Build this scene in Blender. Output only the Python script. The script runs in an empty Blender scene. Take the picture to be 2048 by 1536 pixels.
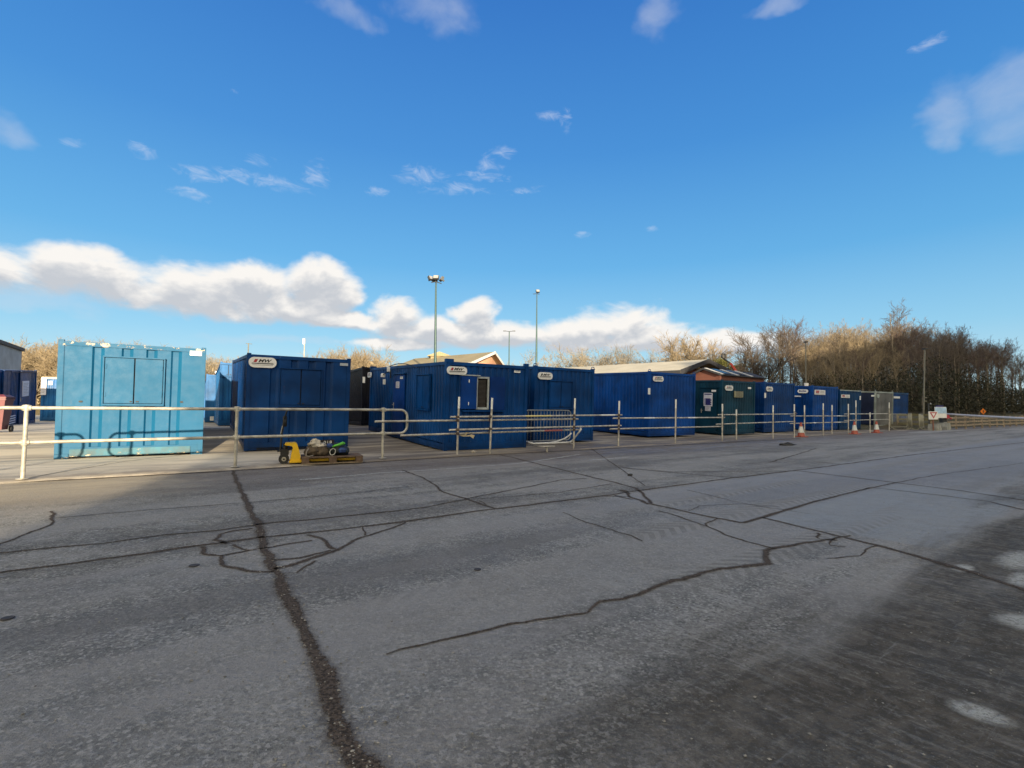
import bpy, bmesh, math, random
from mathutils import Vector, Matrix, noise
C = bpy.context.scene.collection
rad = math.radians
random.seed(7)
FL = 1000.0; PITCH = math.atan(56/FL); ROLL = rad(.19); EYE = 1.1
RC = Matrix.Rotation(math.pi/2+PITCH, 3, 'X') @ Matrix.Rotation(ROLL, 3, 'Z')
def ray(px, py):
    d = RC @ Vector(((px-1024)/FL, (768-py)/FL, -1)); return d/d.y
def P(px, py, Y):
    d = ray(px, py)*Y; return Vector((d.x, d.y, d.z+EYE))
def G(px, py, z=0.0):
    d = ray(px, py); t = (z-EYE)/d.z; return Vector((d.x*t, d.y*t, z))
def vco(x, y): return -.6*x+.8*y-11.3
def uco(x, y): return .8*x+.6*y
def UV(u, v, z=0): v += 11.3; return Vector((.8*u-.6*v, .6*u+.8*v, z))
def sstep(x, a, b):
    t = min(1, max(0, (x-a)/(b-a))); return t*t*(3-2*t)
def ground(x, y):
    u, v = uco(x, y), vco(x, y)
    s = 4.0-2.2*sstep(u, 3, 6)
    k = .05+.04*(1-sstep(u, 3, 6))
    return .02+min(k*max(v-s, 0), .44) if v > -.6 else 0.0

# ------------------------------------------------------------ node helper
class NT:
    def __init__(s, tree): s.t = tree; s.n = tree.nodes; s.l = tree.links
    def put(s, sock, v):
        if v is None: return
        if isinstance(v, bpy.types.NodeSocket): s.l.new(v, sock)
        elif isinstance(v, (tuple, list)) and len(v) == 3 and sock.type == 'RGBA': sock.default_value = (*v, 1)
        else: sock.default_value = v
    def math(s, op, a, b=None, c=None, clamp=False):
        n = s.n.new('ShaderNodeMath'); n.operation = op; n.use_clamp = clamp
        s.put(n.inputs[0], a); s.put(n.inputs[1], b); s.put(n.inputs[2], c); return n.outputs[0]
    def vm(s, op, a, b=None):
        n = s.n.new('ShaderNodeVectorMath'); n.operation = op
        s.put(n.inputs[0], a)
        if b is not None:
            s.put(n.inputs[3 if op == 'SCALE' else 1], b)
        return n.outputs['Value'] if op in ('DOT_PRODUCT', 'LENGTH') else n.outputs[0]
    def ss(s, x, a, b, lo=0., hi=1.):
        n = s.n.new('ShaderNodeMapRange'); n.interpolation_type = 'SMOOTHSTEP'
        if a > b: a, b, lo, hi = b, a, hi, lo
        s.put(n.inputs[0], x); n.inputs[1].default_value = a; n.inputs[2].default_value = b
        n.inputs[3].default_value = lo; n.inputs[4].default_value = hi; return n.outputs[0]
    def noise(s, vec, scale, detail=4, rough=.55, dist=0, out=0):
        n = s.n.new('ShaderNodeTexNoise'); s.put(n.inputs['Vector'], vec)
        n.inputs['Scale'].default_value = scale; n.inputs['Detail'].default_value = detail
        n.inputs['Roughness'].default_value = rough; n.inputs['Distortion'].default_value = dist; return n.outputs[out]
    def mix(s, f, a, b, mode='MIX'):
        n = s.n.new('ShaderNodeMix'); n.data_type = 'RGBA'; n.blend_type = mode
        s.put(n.inputs[0], f); s.put(n.inputs[6], a); s.put(n.inputs[7], b); return n.outputs[2]
    def xyz(s, x=0, y=0, z=0):
        n = s.n.new('ShaderNodeCombineXYZ'); s.put(n.inputs[0], x); s.put(n.inputs[1], y); s.put(n.inputs[2], z); return n.outputs[0]
    def sep(s, v):
        n = s.n.new('ShaderNodeSeparateXYZ'); s.put(n.inputs[0], v); return n.outputs
    def bump(s, h, st, d=.02):
        n = s.n.new('ShaderNodeBump'); n.inputs['Strength'].default_value = st; n.inputs['Distance'].default_value = d
        s.put(n.inputs['Height'], h); return n.outputs[0]
def newmat(name):
    m = bpy.data.materials.new(name); m.use_nodes = True; t = NT(m.node_tree)
    return m, t, m.node_tree.nodes['Principled BSDF']
_mc = {}
def plain(name, col, rough=.6, metal=0, var=.18, scale=6, bump=.15, emis=None, spec=.5):
    if name in _mc: return _mc[name]
    m, t, b = newmat(name)
    tc = t.n.new('ShaderNodeTexCoord').outputs['Object']
    n = t.noise(tc, scale, 6, .6)
    f = t.ss(n, .3, .7)
    c = t.mix(f, tuple(x*(1-var) for x in col), tuple(min(1, x*(1+var)) for x in col))
    t.put(b.inputs['Base Color'], c); b.inputs['Roughness'].default_value = rough; b.inputs['Metallic'].default_value = metal
    b.inputs['Specular IOR Level'].default_value = spec
    t.put(b.inputs['Normal'], t.bump(t.noise(tc, scale*6, 3), bump, .004))
    _mc[name] = m; return m
def paint(name, col, chip=(.55, .62, .66), amount=.0, rough=.42, fade=.38, H=2.6, edge=.13, dirt=(.12, .1, .08), dirtamt=.5):
    m, t, b = newmat(name)
    tc = t.n.new('ShaderNodeTexCoord').outputs['Object']
    x, y, z = t.sep(tc)
    big = t.noise(tc, .9, 4, .55); mid = t.noise(tc, 5, 6, .6)
    c = t.mix(t.ss(big, .3, .7), tuple(v*(1-fade) for v in col), tuple(min(1, v*(1+fade)) for v in col))
    # vertical streaks of run-off dirt
    sv = t.xyz(t.math('MULTIPLY', x, 9), t.math('MULTIPLY', y, 9), t.math('MULTIPLY', z, .6))
    st = t.noise(sv, 1, 5, .6)
    c = t.mix(t.ss(st, .5, .8, 0, .30*dirtamt), c, tuple(min(1, v*1.6+.004) for v in col))
    c = t.mix(t.math('MULTIPLY', t.ss(z, .5, .05), t.ss(mid, .35, .65, .1, dirtamt)), c, dirt)
    e = t.math('ADD', t.ss(z, .28, .03), t.ss(z, H-.16, H-.02))
    th = t.math('SUBTRACT', .74-amount, t.math('MULTIPLY', e, edge))
    cn = t.noise(t.xyz(x, y, t.math('MULTIPLY', z, 1.8)), 5.5, 12, .72)
    chipf = t.ss(t.math('SUBTRACT', cn, th), 0, .012)
    rustf = t.math('SUBTRACT', t.ss(t.math('SUBTRACT', cn, th), -.02, 0), chipf)
    c = t.mix(t.math('MULTIPLY', t.ss(st, .60, .72, 0, .5*dirtamt), t.ss(cn, .5, .62)), c, (.13, .085, .05)); c = t.mix(rustf, c, (.10, .055, .035)); c = t.mix(chipf, c, chip)
    t.put(b.inputs['Base Color'], c); b.inputs['Specular IOR Level'].default_value = .22
    t.put(b.inputs['Roughness'], t.ss(mid, .3, .7, rough-.04, rough+.08))
    h = t.math('ADD', t.math('MULTIPLY', big, .9), t.math('MULTIPLY', t.noise(tc, 30, 3), .12))
    t.put(b.inputs['Normal'], t.bump(h, .22, .03))
    return m

# ------------------------------------------------------------ mesh builder
class MB:
    def __init__(s, M=None): s.v = []; s.f = []; s.M = M
    def add(s, vs, fs, M=None):
        k = len(s.v); M = M or s.M
        s.v += [tuple(M @ Vector(v)) if M else tuple(v) for v in vs]
        s.f += [tuple(i+k for i in f) for f in fs]; return s
    def box(s, a, b, M=None, bev=0.0):
        x0, y0, z0 = a; x1, y1, z1 = b
        if bev <= 0:
            return s.add([(x0,y0,z0),(x1,y0,z0),(x1,y1,z0),(x0,y1,z0),(x0,y0,z1),(x1,y0,z1),(x1,y1,z1),(x0,y1,z1)],
                [(0,3,2,1),(4,5,6,7),(0,1,5,4),(1,2,6,5),(2,3,7,6),(3,0,4,7)], M)
        bm = bmesh.new(); bmesh.ops.create_cube(bm, size=1)
        for v in bm.verts: v.co = Vector(((x0+x1)/2+v.co.x*(x1-x0), (y0+y1)/2+v.co.y*(y1-y0), (z0+z1)/2+v.co.z*(z1-z0)))
        bmesh.ops.bevel(bm, geom=bm.edges[:], offset=bev, segments=2, affect='EDGES')
        bm.verts.index_update()
        s.add([v.co[:] for v in bm.verts], [[v.index for v in f.verts] for f in bm.faces], M); bm.free(); return s
    def path(s, pts, r, n=10, closed=False, M=None, caps=True):
        pts = [Vector(p) for p in pts]; rs = r if isinstance(r, list) else [r]*len(pts)
        vs = []; fs = []; m = len(pts); up = None
        for i, p in enumerate(pts):
            a = pts[(i-1) % m] if (i > 0 or closed) else p; b = pts[(i+1) % m] if (i < m-1 or closed) else p
            d = (b-a).normalized()
            if up is None:
                up = Vector((0,0,1)) if abs(d.z) < .9 else Vector((1,0,0))
            x = d.cross(up)
            if x.length < 1e-5: x = d.orthogonal()
            x.normalize(); y = x.cross(d).normalized(); up = y
            for k in range(n):
                an = 2*math.pi*k/n; vs.append(p+(x*math.cos(an)+y*math.sin(an))*rs[i])
        for i in range(m if closed else m-1):
            j = (i+1) % m
            for k in range(n): fs.append((i*n+k, i*n+(k+1) % n, j*n+(k+1) % n, j*n+k))
        if caps and not closed: fs.append(tuple(range(n))[::-1]); fs.append(tuple((m-1)*n+k for k in range(n)))
        return s.add(vs, fs, M)
    def lathe(s, prof, n=20, M=None):
        vs = []; fs = []
        for r, z in prof:
            for k in range(n): a = 2*math.pi*k/n; vs.append((r*math.cos(a), r*math.sin(a), z))
        for i in range(len(prof)-1):
            for k in range(n): fs.append((i*n+k, i*n+(k+1) % n, (i+1)*n+(k+1) % n, (i+1)*n+k))
        fs.append(tuple(range(n))[::-1]); fs.append(tuple((len(prof)-1)*n+k for k in range(n)))
        return s.add(vs, fs, M)
    def extr(s, poly, d, M=None):
        d = Vector(d); n = len(poly); a = [Vector(p) for p in poly]; b = [p+d for p in a]
        fs = [tuple(range(n))[::-1], tuple(range(n, 2*n))]+[(i, (i+1) % n, n+(i+1) % n, n+i) for i in range(n)]
        return s.add(a+b, fs, M)
    def lump(s, c, r, amp=.25, seed=0, M=None, sub=3, fq=1.6):
        bm = bmesh.new(); bmesh.ops.create_icosphere(bm, subdivisions=sub, radius=1)
        vs = []
        for v in bm.verts:
            k = 1+amp*noise.noise(v.co*fq+Vector((seed*7.3, seed*1.7, 0)))+amp*.5*noise.noise(v.co*fq*2.7+Vector((seed, 5, 0)))
            w = v.co*k; vs.append((c[0]+w.x*r[0], c[1]+w.y*r[1], c[2]+max(w.z, -.75)*r[2]))
        bm.verts.index_update(); s.add(vs, [[v.index for v in f.verts] for f in bm.faces], M); bm.free(); return s
    def build(s, name, mat=None, parent=None, smooth=False, **tags):
        me = bpy.data.meshes.new(name); me.from_pydata(s.v, [], s.f); me.update()
        if smooth:
            for p in me.polygons: p.use_smooth = True
            if smooth != 'all': me.set_sharp_from_angle(angle=rad(40))
        if mat: me.materials.append(mat)
        o = bpy.data.objects.new(name, me); C.objects.link(o)
        if parent: o.parent = parent
        for k, v in tags.items(): o[k] = v
        return o
def tag(o, label=None, category=None, group=None, kind=None):
    for k, v in (('label', label), ('category', category), ('group', group), ('kind', kind)):
        if v: o[k] = v
    return o
def empty(name, loc=(0,0,0), rot=(0,0,0), **t):
    o = bpy.data.objects.new(name, None); o.location = loc; o.rotation_euler = rot; o.empty_display_size = .2
    C.objects.link(o); return tag(o, **t)
def copy_tree(o, parent=None):
    c = o.copy(); C.objects.link(c)
    if parent: c.parent = parent
    for ch in o.children: copy_tree(ch, c)
    return c
def text_mesh(body, size, shear=0, bold=0, spacing=1):
    cu = bpy.data.curves.new('text', 'FONT'); cu.body = body; cu.size = size; cu.align_x = 'CENTER'; cu.align_y = 'CENTER'
    cu.shear = shear; cu.offset = bold; cu.space_character = spacing; cu.extrude = .001; cu.resolution_u = 3
    o = bpy.data.objects.new('text', cu); me = bpy.data.meshes.new_from_object(o)
    vs = [v.co.copy() for v in me.vertices]; fs = [tuple(p.vertices) for p in me.polygons]
    bpy.data.objects.remove(o); bpy.data.meshes.remove(me); return vs, fs

# ------------------------------------------------------------ camera
cam = bpy.data.cameras.new('Camera'); co = bpy.data.objects.new('Camera', cam); C.objects.link(co)
cam.sensor_width = 36; cam.lens = 36*FL/2048; cam.clip_end = 5000; cam.clip_start = .05
co.matrix_world = Matrix.Translation((0, 0, EYE)) @ RC.to_4x4(); bpy.context.scene.camera = co

# ------------------------------------------------------------ sun and sky
SE = rad(7.5); SX, SY = .324, -.946
sd = Vector((SX*math.cos(SE), SY*math.cos(SE), math.sin(SE)))
sun = bpy.data.lights.new('Sun', 'SUN'); sun.energy = 5.0; sun.angle = rad(.53); sun.color = (1, .83, .58)
so = bpy.data.objects.new('Sun', sun); C.objects.link(so); so.rotation_euler = sd.to_track_quat('Z', 'Y').to_euler()
W = bpy.data.worlds.new('World'); bpy.context.scene.world = W; W.use_nodes = True
W.cycles.sampling_method = 'MANUAL'; W.cycles.sample_map_resolution = 128
t = NT(W.node_tree); bg = W.node_tree.nodes['Background']
sky = t.n.new('ShaderNodeTexSky'); sky.sky_type = 'NISHITA'; sky.sun_disc = False
sky.sun_elevation = SE; sky.sun_rotation = math.atan2(SX, SY); sky.altitude = 0; sky.air_density = 1.0; sky.dust_density = .4; sky.ozone_density = 1.6
gen = t.n.new('ShaderNodeTexCoord').outputs['Generated']
dx, dy, dz = t.sep(gen)
az = t.math('ARCTAN2', dx, dy); el = t.math('ARCSINE', dz)
def sph(px, py):
    d = ray(px, py); return math.atan2(d.x, 1), math.atan(d.z/math.hypot(d.x, 1))
EXPO = 1.0
w3 = t.xyz(az, t.math('MULTIPLY', el, 1.6), 0)
wnx = t.math('SUBTRACT', t.noise(w3, 6, 4, .6), .5); wny = t.math('SUBTRACT', t.noise(t.vm('ADD', w3, (7.3, 2.1, 4)), 6, 4, .6), .5)
def blobs(lst, sel, warp=.05):
    acc = None; azw = t.math('MULTIPLY_ADD', wnx, warp*1.6, az); sel = t.math('MULTIPLY_ADD', wny, warp, sel)
    for (px, py, rx, ry) in lst:
        a, e = sph(px, py); a2, _ = sph(px+rx, py); a1, _ = sph(px-rx, py); _, e2 = sph(px, py-ry); _, e1 = sph(px, py+ry)
        ra = (a2-a1)/2; re = (e2-e1)/2
        X = t.math('MULTIPLY_ADD', azw, 1/ra, -a/ra); Y = t.math('MULTIPLY_ADD', sel, 1/re, -e/re)
        d = t.math('SUBTRACT', 1, t.math('ADD', t.math('MULTIPLY', X, X), t.math('MULTIPLY', Y, Y)))
        acc = d if acc is None else t.math('SMOOTH_MAX', acc, d, .35)
    return acc
CUM = [(-30,530,130,60),(110,545,130,62),(230,565,130,60),(350,578,130,60),(440,590,110,52),(520,572,90,50),(640,572,84,60),(690,585,40,38),(560,615,160,36),
       (790,628,60,42),(700,642,110,20),(850,662,130,34),(950,630,52,38),(985,670,140,34),(1120,668,100,34),(1235,650,105,48),(1310,675,110,34),(1430,690,130,30),(1240,685,230,22),(800,690,110,16)]
SOFT = [(2020,175,120,80),(2040,235,90,60),(15,258,66,40),(875,12,90,60),(1310,30,50,60),(705,35,60,40),(1570,10,60,25),(1890,225,60,70),(60,612,150,22),(560,688,170,14),(1560,690,170,30)]
wv = t.xyz(az, t.math('MULTIPLY', el, 1.5), 0)
n1 = t.noise(wv, 13, 6, .56, .35)
def cumfield(off):
    e = t.math('ADD', el, off)
    w = t.xyz(az, t.math('MULTIPLY', e, 1.5), 0)
    nn = t.noise(w, 12, 8, .55, .3)
    return t.math('ADD', blobs(CUM, e), t.math('MULTIPLY_ADD', nn, 2.4, -1.3))
f0 = cumfield(0.0); f1 = cumfield(.022)
mask = t.ss(f0, -.28, .62)
shade = t.ss(t.math('SUBTRACT', f0, f1), -.5, .85)          # bright crowns, grey bases
lowel = t.ss(f1, .9, .0)
shade = t.math('ADD', t.math('MULTIPLY', shade, .55), t.math('MULTIPLY', lowel, .45))
shade = t.math('MULTIPLY_ADD', t.math('SUBTRACT', t.noise(wv, 26, 7, .6), .5), .55, shade)
shade = t.math('MULTIPLY_ADD', shade, 1.45, -.16, True)
ccol = t.mix(shade, (.60, .63, .68), (1.0, .97, .93))
WIS = [(400,345,60,24),(480,350,80,20),(515,322,36,16),(385,385,52,18),(560,368,90,16),(632,345,34,36),(905,382,80,14),(1012,300,34,16),(975,330,30,26),(765,382,34,14),(960,355,60,12),(1050,380,46,10),(845,350,62,26),
       (1098,232,34,14),(1133,242,14,28),(150,287,36,12),(288,305,32,20),(1163,470,24,8),(1306,460,14,8),(475,175,18,8),(1850,90,40,20)]
fw = t.noise(t.xyz(t.math('ADD', az, t.math('MULTIPLY', el, .5)), t.math('MULTIPLY', el, 2.2), 0), 22, 10, .66, 1.1)
wf = t.math('ADD', blobs(WIS, el, .035), t.math('MULTIPLY_ADD', fw, 4.6, -2.5))
wm = t.ss(wf, .0, 2.2, 0, .50)
sf_ = t.math('ADD', blobs(SOFT, el, .09), t.math('MULTIPLY_ADD', n1, 2.2, -1.25))
wm2 = t.ss(sf_, -.5, 1.6, 0, .40)
# blue of the air: the physical sky, graded towards the deep clear blue of the day
CL = 4.0
def ramp(x, stops):
    n = t.n.new('ShaderNodeValToRGB'); t.put(n.inputs[0], x); e = n.color_ramp.elements
    while len(e) < len(stops): e.new(.5)
    for k, (p_, c_) in enumerate(stops): e[k].position = p_; e[k].color = (*c_, 1)
    return n.outputs[0]
air = ramp(t.math('MULTIPLY', el, 1.0, clamp=True), [(0, (.58,.76,.84)), (.05, (.48,.72,.86)), (.14, (.27,.60,.86)), (.28, (.105,.42,.80)), (.48, (.045,.27,.70)), (.75, (.020,.165,.58)), (1, (.012,.11,.44))])
air = t.vm('SCALE', air, 4.2)
skyc = t.mix(.86, sky.outputs[0], air)
skyc = t.mix(wm, skyc, (.80*CL, .85*CL, .96*CL))
skyc = t.mix(wm2, skyc, (.70*CL, .74*CL, .82*CL))
skyc = t.mix(mask, skyc, t.vm('SCALE', ccol, CL))
# unseen bright cloud added behind the camera to fill the shade with light
bn = t.noise(gen, 2.6, 5, .6)
back = t.math('MULTIPLY', t.ss(t.math('ADD', dy, t.math('MULTIPLY', bn, .5)), .35, -.15), t.ss(bn, .34, .5))
skyc = t.mix(back, skyc, (1.95*CL, 1.72*CL, 1.22*CL))
t.put(bg.inputs[0], skyc); bg.inputs[1].default_value = .12
cy = bpy.context.scene.cycles; cy.max_bounces = 5; cy.diffuse_bounces = 2; cy.glossy_bounces = 2; cy.transparent_max_bounces = 6; cy.caustics_reflective = False; cy.caustics_refractive = False
vs_ = bpy.context.scene.view_settings; vs_.view_transform = 'Standard'; vs_.look = 'None'; vs_.exposure = EXPO; vs_.gamma = 1

# ------------------------------------------------------------ ground materials
def geo(t): return t.n.new('ShaderNodeNewGeometry').outputs['Position']
def uvn(t, p):
    return t.vm('DOT_PRODUCT', p, (.8, .6, 0)), t.math('SUBTRACT', t.vm('DOT_PRODUCT', p, (-.6, .8, 0)), 11.3)
def road_mat():
    m, t, b = newmat('worn_concrete_road'); p = geo(t); u, v = uvn(t, p)
    al = t.xyz(t.math('MULTIPLY', u, .22), v, 0)
    big = t.noise(p, .35, 5, .6); mid = t.noise(p, 2.2, 5, .62, .3); fine = t.noise(p, 22, 2, .7); grit = t.noise(p, 110, 3, .6)
    stk = t.noise(al, 2.2, 7, .6); stk2 = t.noise(al, 9, 6, .65)
    m2 = t.noise(p, 1.3, 8, .72, .2); cl_ = t.noise(p, 9, 6, .72, .4)
    gr2 = t.noise(p, 48, 4, .8); gr3 = t.noise(t.vm('ADD', p, (3.1, 8.2, 0)), 24, 5, .8)
    vo = t.n.new('ShaderNodeTexVoronoi'); t.put(vo.inputs['Vector'], p); vo.inputs['Scale'].default_value = 75
    ag = t.sep(vo.outputs['Color'])[0]
    c = t.mix(t.ss(m2, .42, .58), (.092, .092, .084), (.205, .203, .188))
    c = t.mix(t.ss(big, .35, .65, .0, .4), c, (.135, .134, .126))
    c = t.mix(t.ss(cl_, .50, .58, 0, .40), c, (.255, .250, .235))
    c = t.mix(t.ss(cl_, .47, .42, 0, .42), c, (.075, .072, .065))
    c = t.mix(t.ss(gr3, .53, .59, 0, .42), c, (.34, .335, .315))
    c = t.mix(t.ss(gr3, .46, .41, 0, .45), c, (.058, .055, .050))
    c = t.mix(t.ss(gr2, .55, .60, 0, .5), c, (.42, .41, .385)); c = t.mix(t.ss(gr2, .44, .40, 0, .55), c, (.035, .033, .030))
    c = t.mix(t.ss(ag, .86, .92, 0, .6), c, (.40, .39, .37)); c = t.mix(t.ss(ag, .16, .08, 0, .6), c, (.04, .038, .035))
    br = t.noise(t.xyz(t.math('MULTIPLY', u, 34), t.math('MULTIPLY', v, 1.8), 0), 1, 5, .7)
    c = t.mix(t.math('MULTIPLY', t.ss(br, .53, .60, 0, .5), t.math('MULTIPLY', t.ss(u, .8, 2.5), t.ss(m2, .40, .56, .25, 1))), c, (.33, .33, .315))
    c = t.mix(t.ss(stk, .45, .7, 0, .6), c, (.215, .205, .20))
    wide = t.noise(t.xyz(t.math('MULTIPLY', u, .10), t.math('MULTIPLY', v, .9), 3), 1.5, 4, .55, .2)
    c = t.mix(t.ss(wide, .46, .60, 0, .50), c, (.255, .248, .235)); c = t.mix(t.ss(wide, .50, .36, 0, .50), c, (.090, .084, .078))
    # darker, browner band of grime along the yard edge
    c = t.mix(t.math('MULTIPLY', t.ss(v, -4.2, -1.6), t.ss(stk2, .3, .7, .35, .85)), c, (.105, .086, .076))
    # bluish dusty lanes
    lane = t.math('MULTIPLY', t.ss(v, -10.2, -9.2), t.ss(v, -6.6, -7.0))
    c = t.mix(t.math('MULTIPLY', lane, t.ss(u, 2.5, 8, .15, .62)), c, (.20, .215, .245))
    sl_ = t.math('MULTIPLY', t.math('MULTIPLY', t.ss(v, -10.15, -10.0), t.ss(v, -8.58, -8.66)), t.math('MULTIPLY', t.ss(u, 5.2, 5.3), t.ss(u, 9.9, 9.3)))
    c = t.mix(t.math('MULTIPLY', sl_, t.ss(cl_, .38, .6, .45, .75)), c, (.225, .248, .270))
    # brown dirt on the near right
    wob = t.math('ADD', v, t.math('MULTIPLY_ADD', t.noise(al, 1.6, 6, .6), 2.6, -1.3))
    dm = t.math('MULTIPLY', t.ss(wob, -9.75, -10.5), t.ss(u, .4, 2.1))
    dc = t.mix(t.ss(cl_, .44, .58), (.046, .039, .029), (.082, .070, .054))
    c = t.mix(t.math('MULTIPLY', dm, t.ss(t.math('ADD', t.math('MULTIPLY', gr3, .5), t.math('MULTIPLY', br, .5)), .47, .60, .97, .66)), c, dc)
    # sandy tint with the golden sunlight on the left road painted in
    sunpatch = t.math('MULTIPLY', t.ss(v, -4.6, -1.4), t.ss(t.math('ADD', u, t.math('MULTIPLY_ADD', mid, 2, -1)), 1.4, -.6))
    c = t.mix(t.math('MULTIPLY', sunpatch, t.ss(stk, .3, .55, .55, .95)), c, (.36, .31, .225))
    # tyre smears: fine scratches running along the lane and across
    sc = t.noise(t.xyz(t.math('MULTIPLY', u, 1.2), t.math('MULTIPLY', v, 16), 0), 1.6, 6, .7)
    c = t.mix(t.ss(sc, .58, .72, 0, .35), c, (.25, .25, .25))
    sb = t.math('MULTIPLY', t.ss(v, -6.9, -6.2), t.ss(v, -4.6, -5.6))
    sp = t.noise(t.xyz(t.math('MULTIPLY', u, 5), t.math('MULTIPLY', v, 13), 0), 2.0, 5, .7)
    c = t.mix(t.math('MULTIPLY', sb, t.ss(sp, .60, .67)), c, (.40, .40, .40))
    sb2 = t.math('MULTIPLY', t.ss(v, -3.4, -2.9), t.ss(v, -2.0, -2.5))
    c = t.mix(t.math('MULTIPLY', sb2, t.ss(sp, .63, .69, 0, .7)), c, (.38, .38, .37))
    # pale soft-edged ellipses over the brown dirt
    for (px, py, ru, rv) in ((1958,1425,.075,.095),(2040,1120,.40,.13),(2046,1158,.25,.08),(2055,1245,.16,.13),(1925,1136,.14,.06)):
        g = G(px, py); gu, gv = uco(g.x, g.y), vco(g.x, g.y)
        a = t.math('MULTIPLY_ADD', u, 1/ru, -gu/ru); d = t.math('MULTIPLY_ADD', v, 1/rv, -gv/rv)
        r2 = t.math('ADD', t.math('ADD', t.math('MULTIPLY', a, a), t.math('MULTIPLY', d, d)), t.math('MULTIPLY_ADD', stk2, 1.2, -.6))
        c = t.mix(t.math('MULTIPLY', t.ss(r2, 1.35, .0, 0, .9), t.ss(gr3, .42, .54, .45, 1)), c, (.38, .39, .37))
    # chevron tread marks
    for vc, hw, ph, amp_ in ((-8.35, .20, 0, .62), (-7.55, .16, .3, .45), (-9.35, .18, .6, .5), (-5.4, .15, .2, .4)):
        tr = t.math('FRACT', t.math('MULTIPLY_ADD', t.math('ADD', u, t.math('ABSOLUTE', t.math('MULTIPLY', t.math('ADD', v, -vc), 1.1))), 6.5, ph))
        tb = t.math('MULTIPLY', t.ss(v, vc-hw, vc-hw+.05), t.ss(v, vc+hw, vc+hw-.05))
        k_ = t.math('MULTIPLY', t.math('MULTIPLY', tb, t.ss(u, .6, 2.2)), t.ss(t.noise(al, 1.1+.2*ph, 3), .42, .60))
        c = t.mix(t.math('MULTIPLY', k_, .35), c, (.26, .255, .24))
        c = t.mix(t.math('MULTIPLY', t.math('MULTIPLY', k_, t.ss(tr, .44, .52)), t.ss(cl_, .35, .6, amp_*.5, amp_)), c, (.085, .083, .080))
    c = t.mix(t.ss(grit, .60, .75, 0, .4), c, (.34, .34, .34)); c = t.mix(t.ss(grit, .42, .30, 0, .5), c, (.035, .035, .035))
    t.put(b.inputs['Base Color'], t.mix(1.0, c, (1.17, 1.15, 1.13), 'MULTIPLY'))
    wet = t.math('MULTIPLY', t.math('MULTIPLY', t.ss(v, -3.8, -1.8), t.ss(stk, .40, .56)), t.math('MULTIPLY', t.ss(u, 7, 10), t.ss(u, 30, 18)))
    t.put(b.inputs['Roughness'], t.math('SUBTRACT', t.ss(mid, .3, .7, .72, .92), t.math('MULTIPLY', wet, .42)))
    b.inputs['Specular IOR Level'].default_value = .35
    h = t.math('ADD', t.math('MULTIPLY', gr3, .9), t.math('MULTIPLY', gr2, .5)); h = t.math('ADD', h, t.math('MULTIPLY', stk2, .5))
    t.put(b.inputs['Normal'], t.bump(h, 1.0, .02)); return m
def yard_mat():
    m, t, b = newmat('yard_concrete'); p = geo(t); u, v = uvn(t, p)
    al = t.xyz(t.math('MULTIPLY', u, .18), v, 0)
    big = t.noise(p, .3, 5, .6); stk = t.noise(al, 1.6, 7, .62); fine = t.noise(p, 25, 7, .7); mid = t.noise(p, 2.5, 6, .6)
    c = t.mix(t.ss(big, .3, .7), (.50, .44, .34), (.60, .53, .42))
    c = t.mix(t.ss(stk, .42, .68, 0, .7), c, (.17, .15, .135))
    c = t.mix(t.ss(mid, .5, .75, 0, .4), c, (.42, .40, .37))
    # grimier to the right of the first cabins
    c = t.mix(t.math('MULTIPLY', t.ss(u, 1.2, 5.5), t.ss(stk, .36, .6, .45, .95)), c, (.105, .086, .070))
    c = t.mix(t.math('MULTIPLY', t.ss(v, 1.2, -.5), t.ss(mid, .35, .6, .2, .7)), c, (.16, .135, .11))
    c = t.mix(t.ss(fine, .55, .75, 0, .3), c, (.42, .41, .39))
    t.put(b.inputs['Base Color'], c); 
    wet = t.math('MULTIPLY', t.ss(stk, .44, .58), t.math('MULTIPLY', t.ss(u, 7, 10), t.ss(u, 30, 18)))
    t.put(b.inputs['Roughness'], t.math('SUBTRACT', .88, t.math('MULTIPLY', wet, .45)))
    t.put(b.inputs['Normal'], t.bump(fine, .5, .008)); return m
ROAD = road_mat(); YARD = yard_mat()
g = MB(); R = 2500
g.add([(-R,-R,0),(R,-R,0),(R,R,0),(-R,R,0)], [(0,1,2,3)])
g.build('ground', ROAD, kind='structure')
# yard apron, a sheet that starts at the railing line and climbs gently away
yd = MB(); us = [-70+i*1.5 for i in range(90)]; vsn = [-.6, -.59, 0, .8]+[1.6+i*.8 for i in range(14)]+[14, 20, 40, 80]
def ywob(u): return .10*noise.noise(Vector((u*.35, 3, 0)))+.04*noise.noise(Vector((u*1.7, 9, 0)))
vv = []
for j, v in enumerate(vsn):
    for u in us:
        w = UV(u, v+(ywob(u) if j < 2 else 0)-(0 if j else .03)); vv.append((w.x, w.y, 0.0 if j == 0 else max(ground(w.x, w.y), .02)))
nu = len(us)
yd.add(vv, [(j*nu+i, j*nu+i+1, (j+1)*nu+i+1, (j+1)*nu+i) for j in range(len(vsn)-1) for i in range(nu-1)])
yd.build('yard_apron', YARD, kind='structure', smooth='all')

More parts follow.
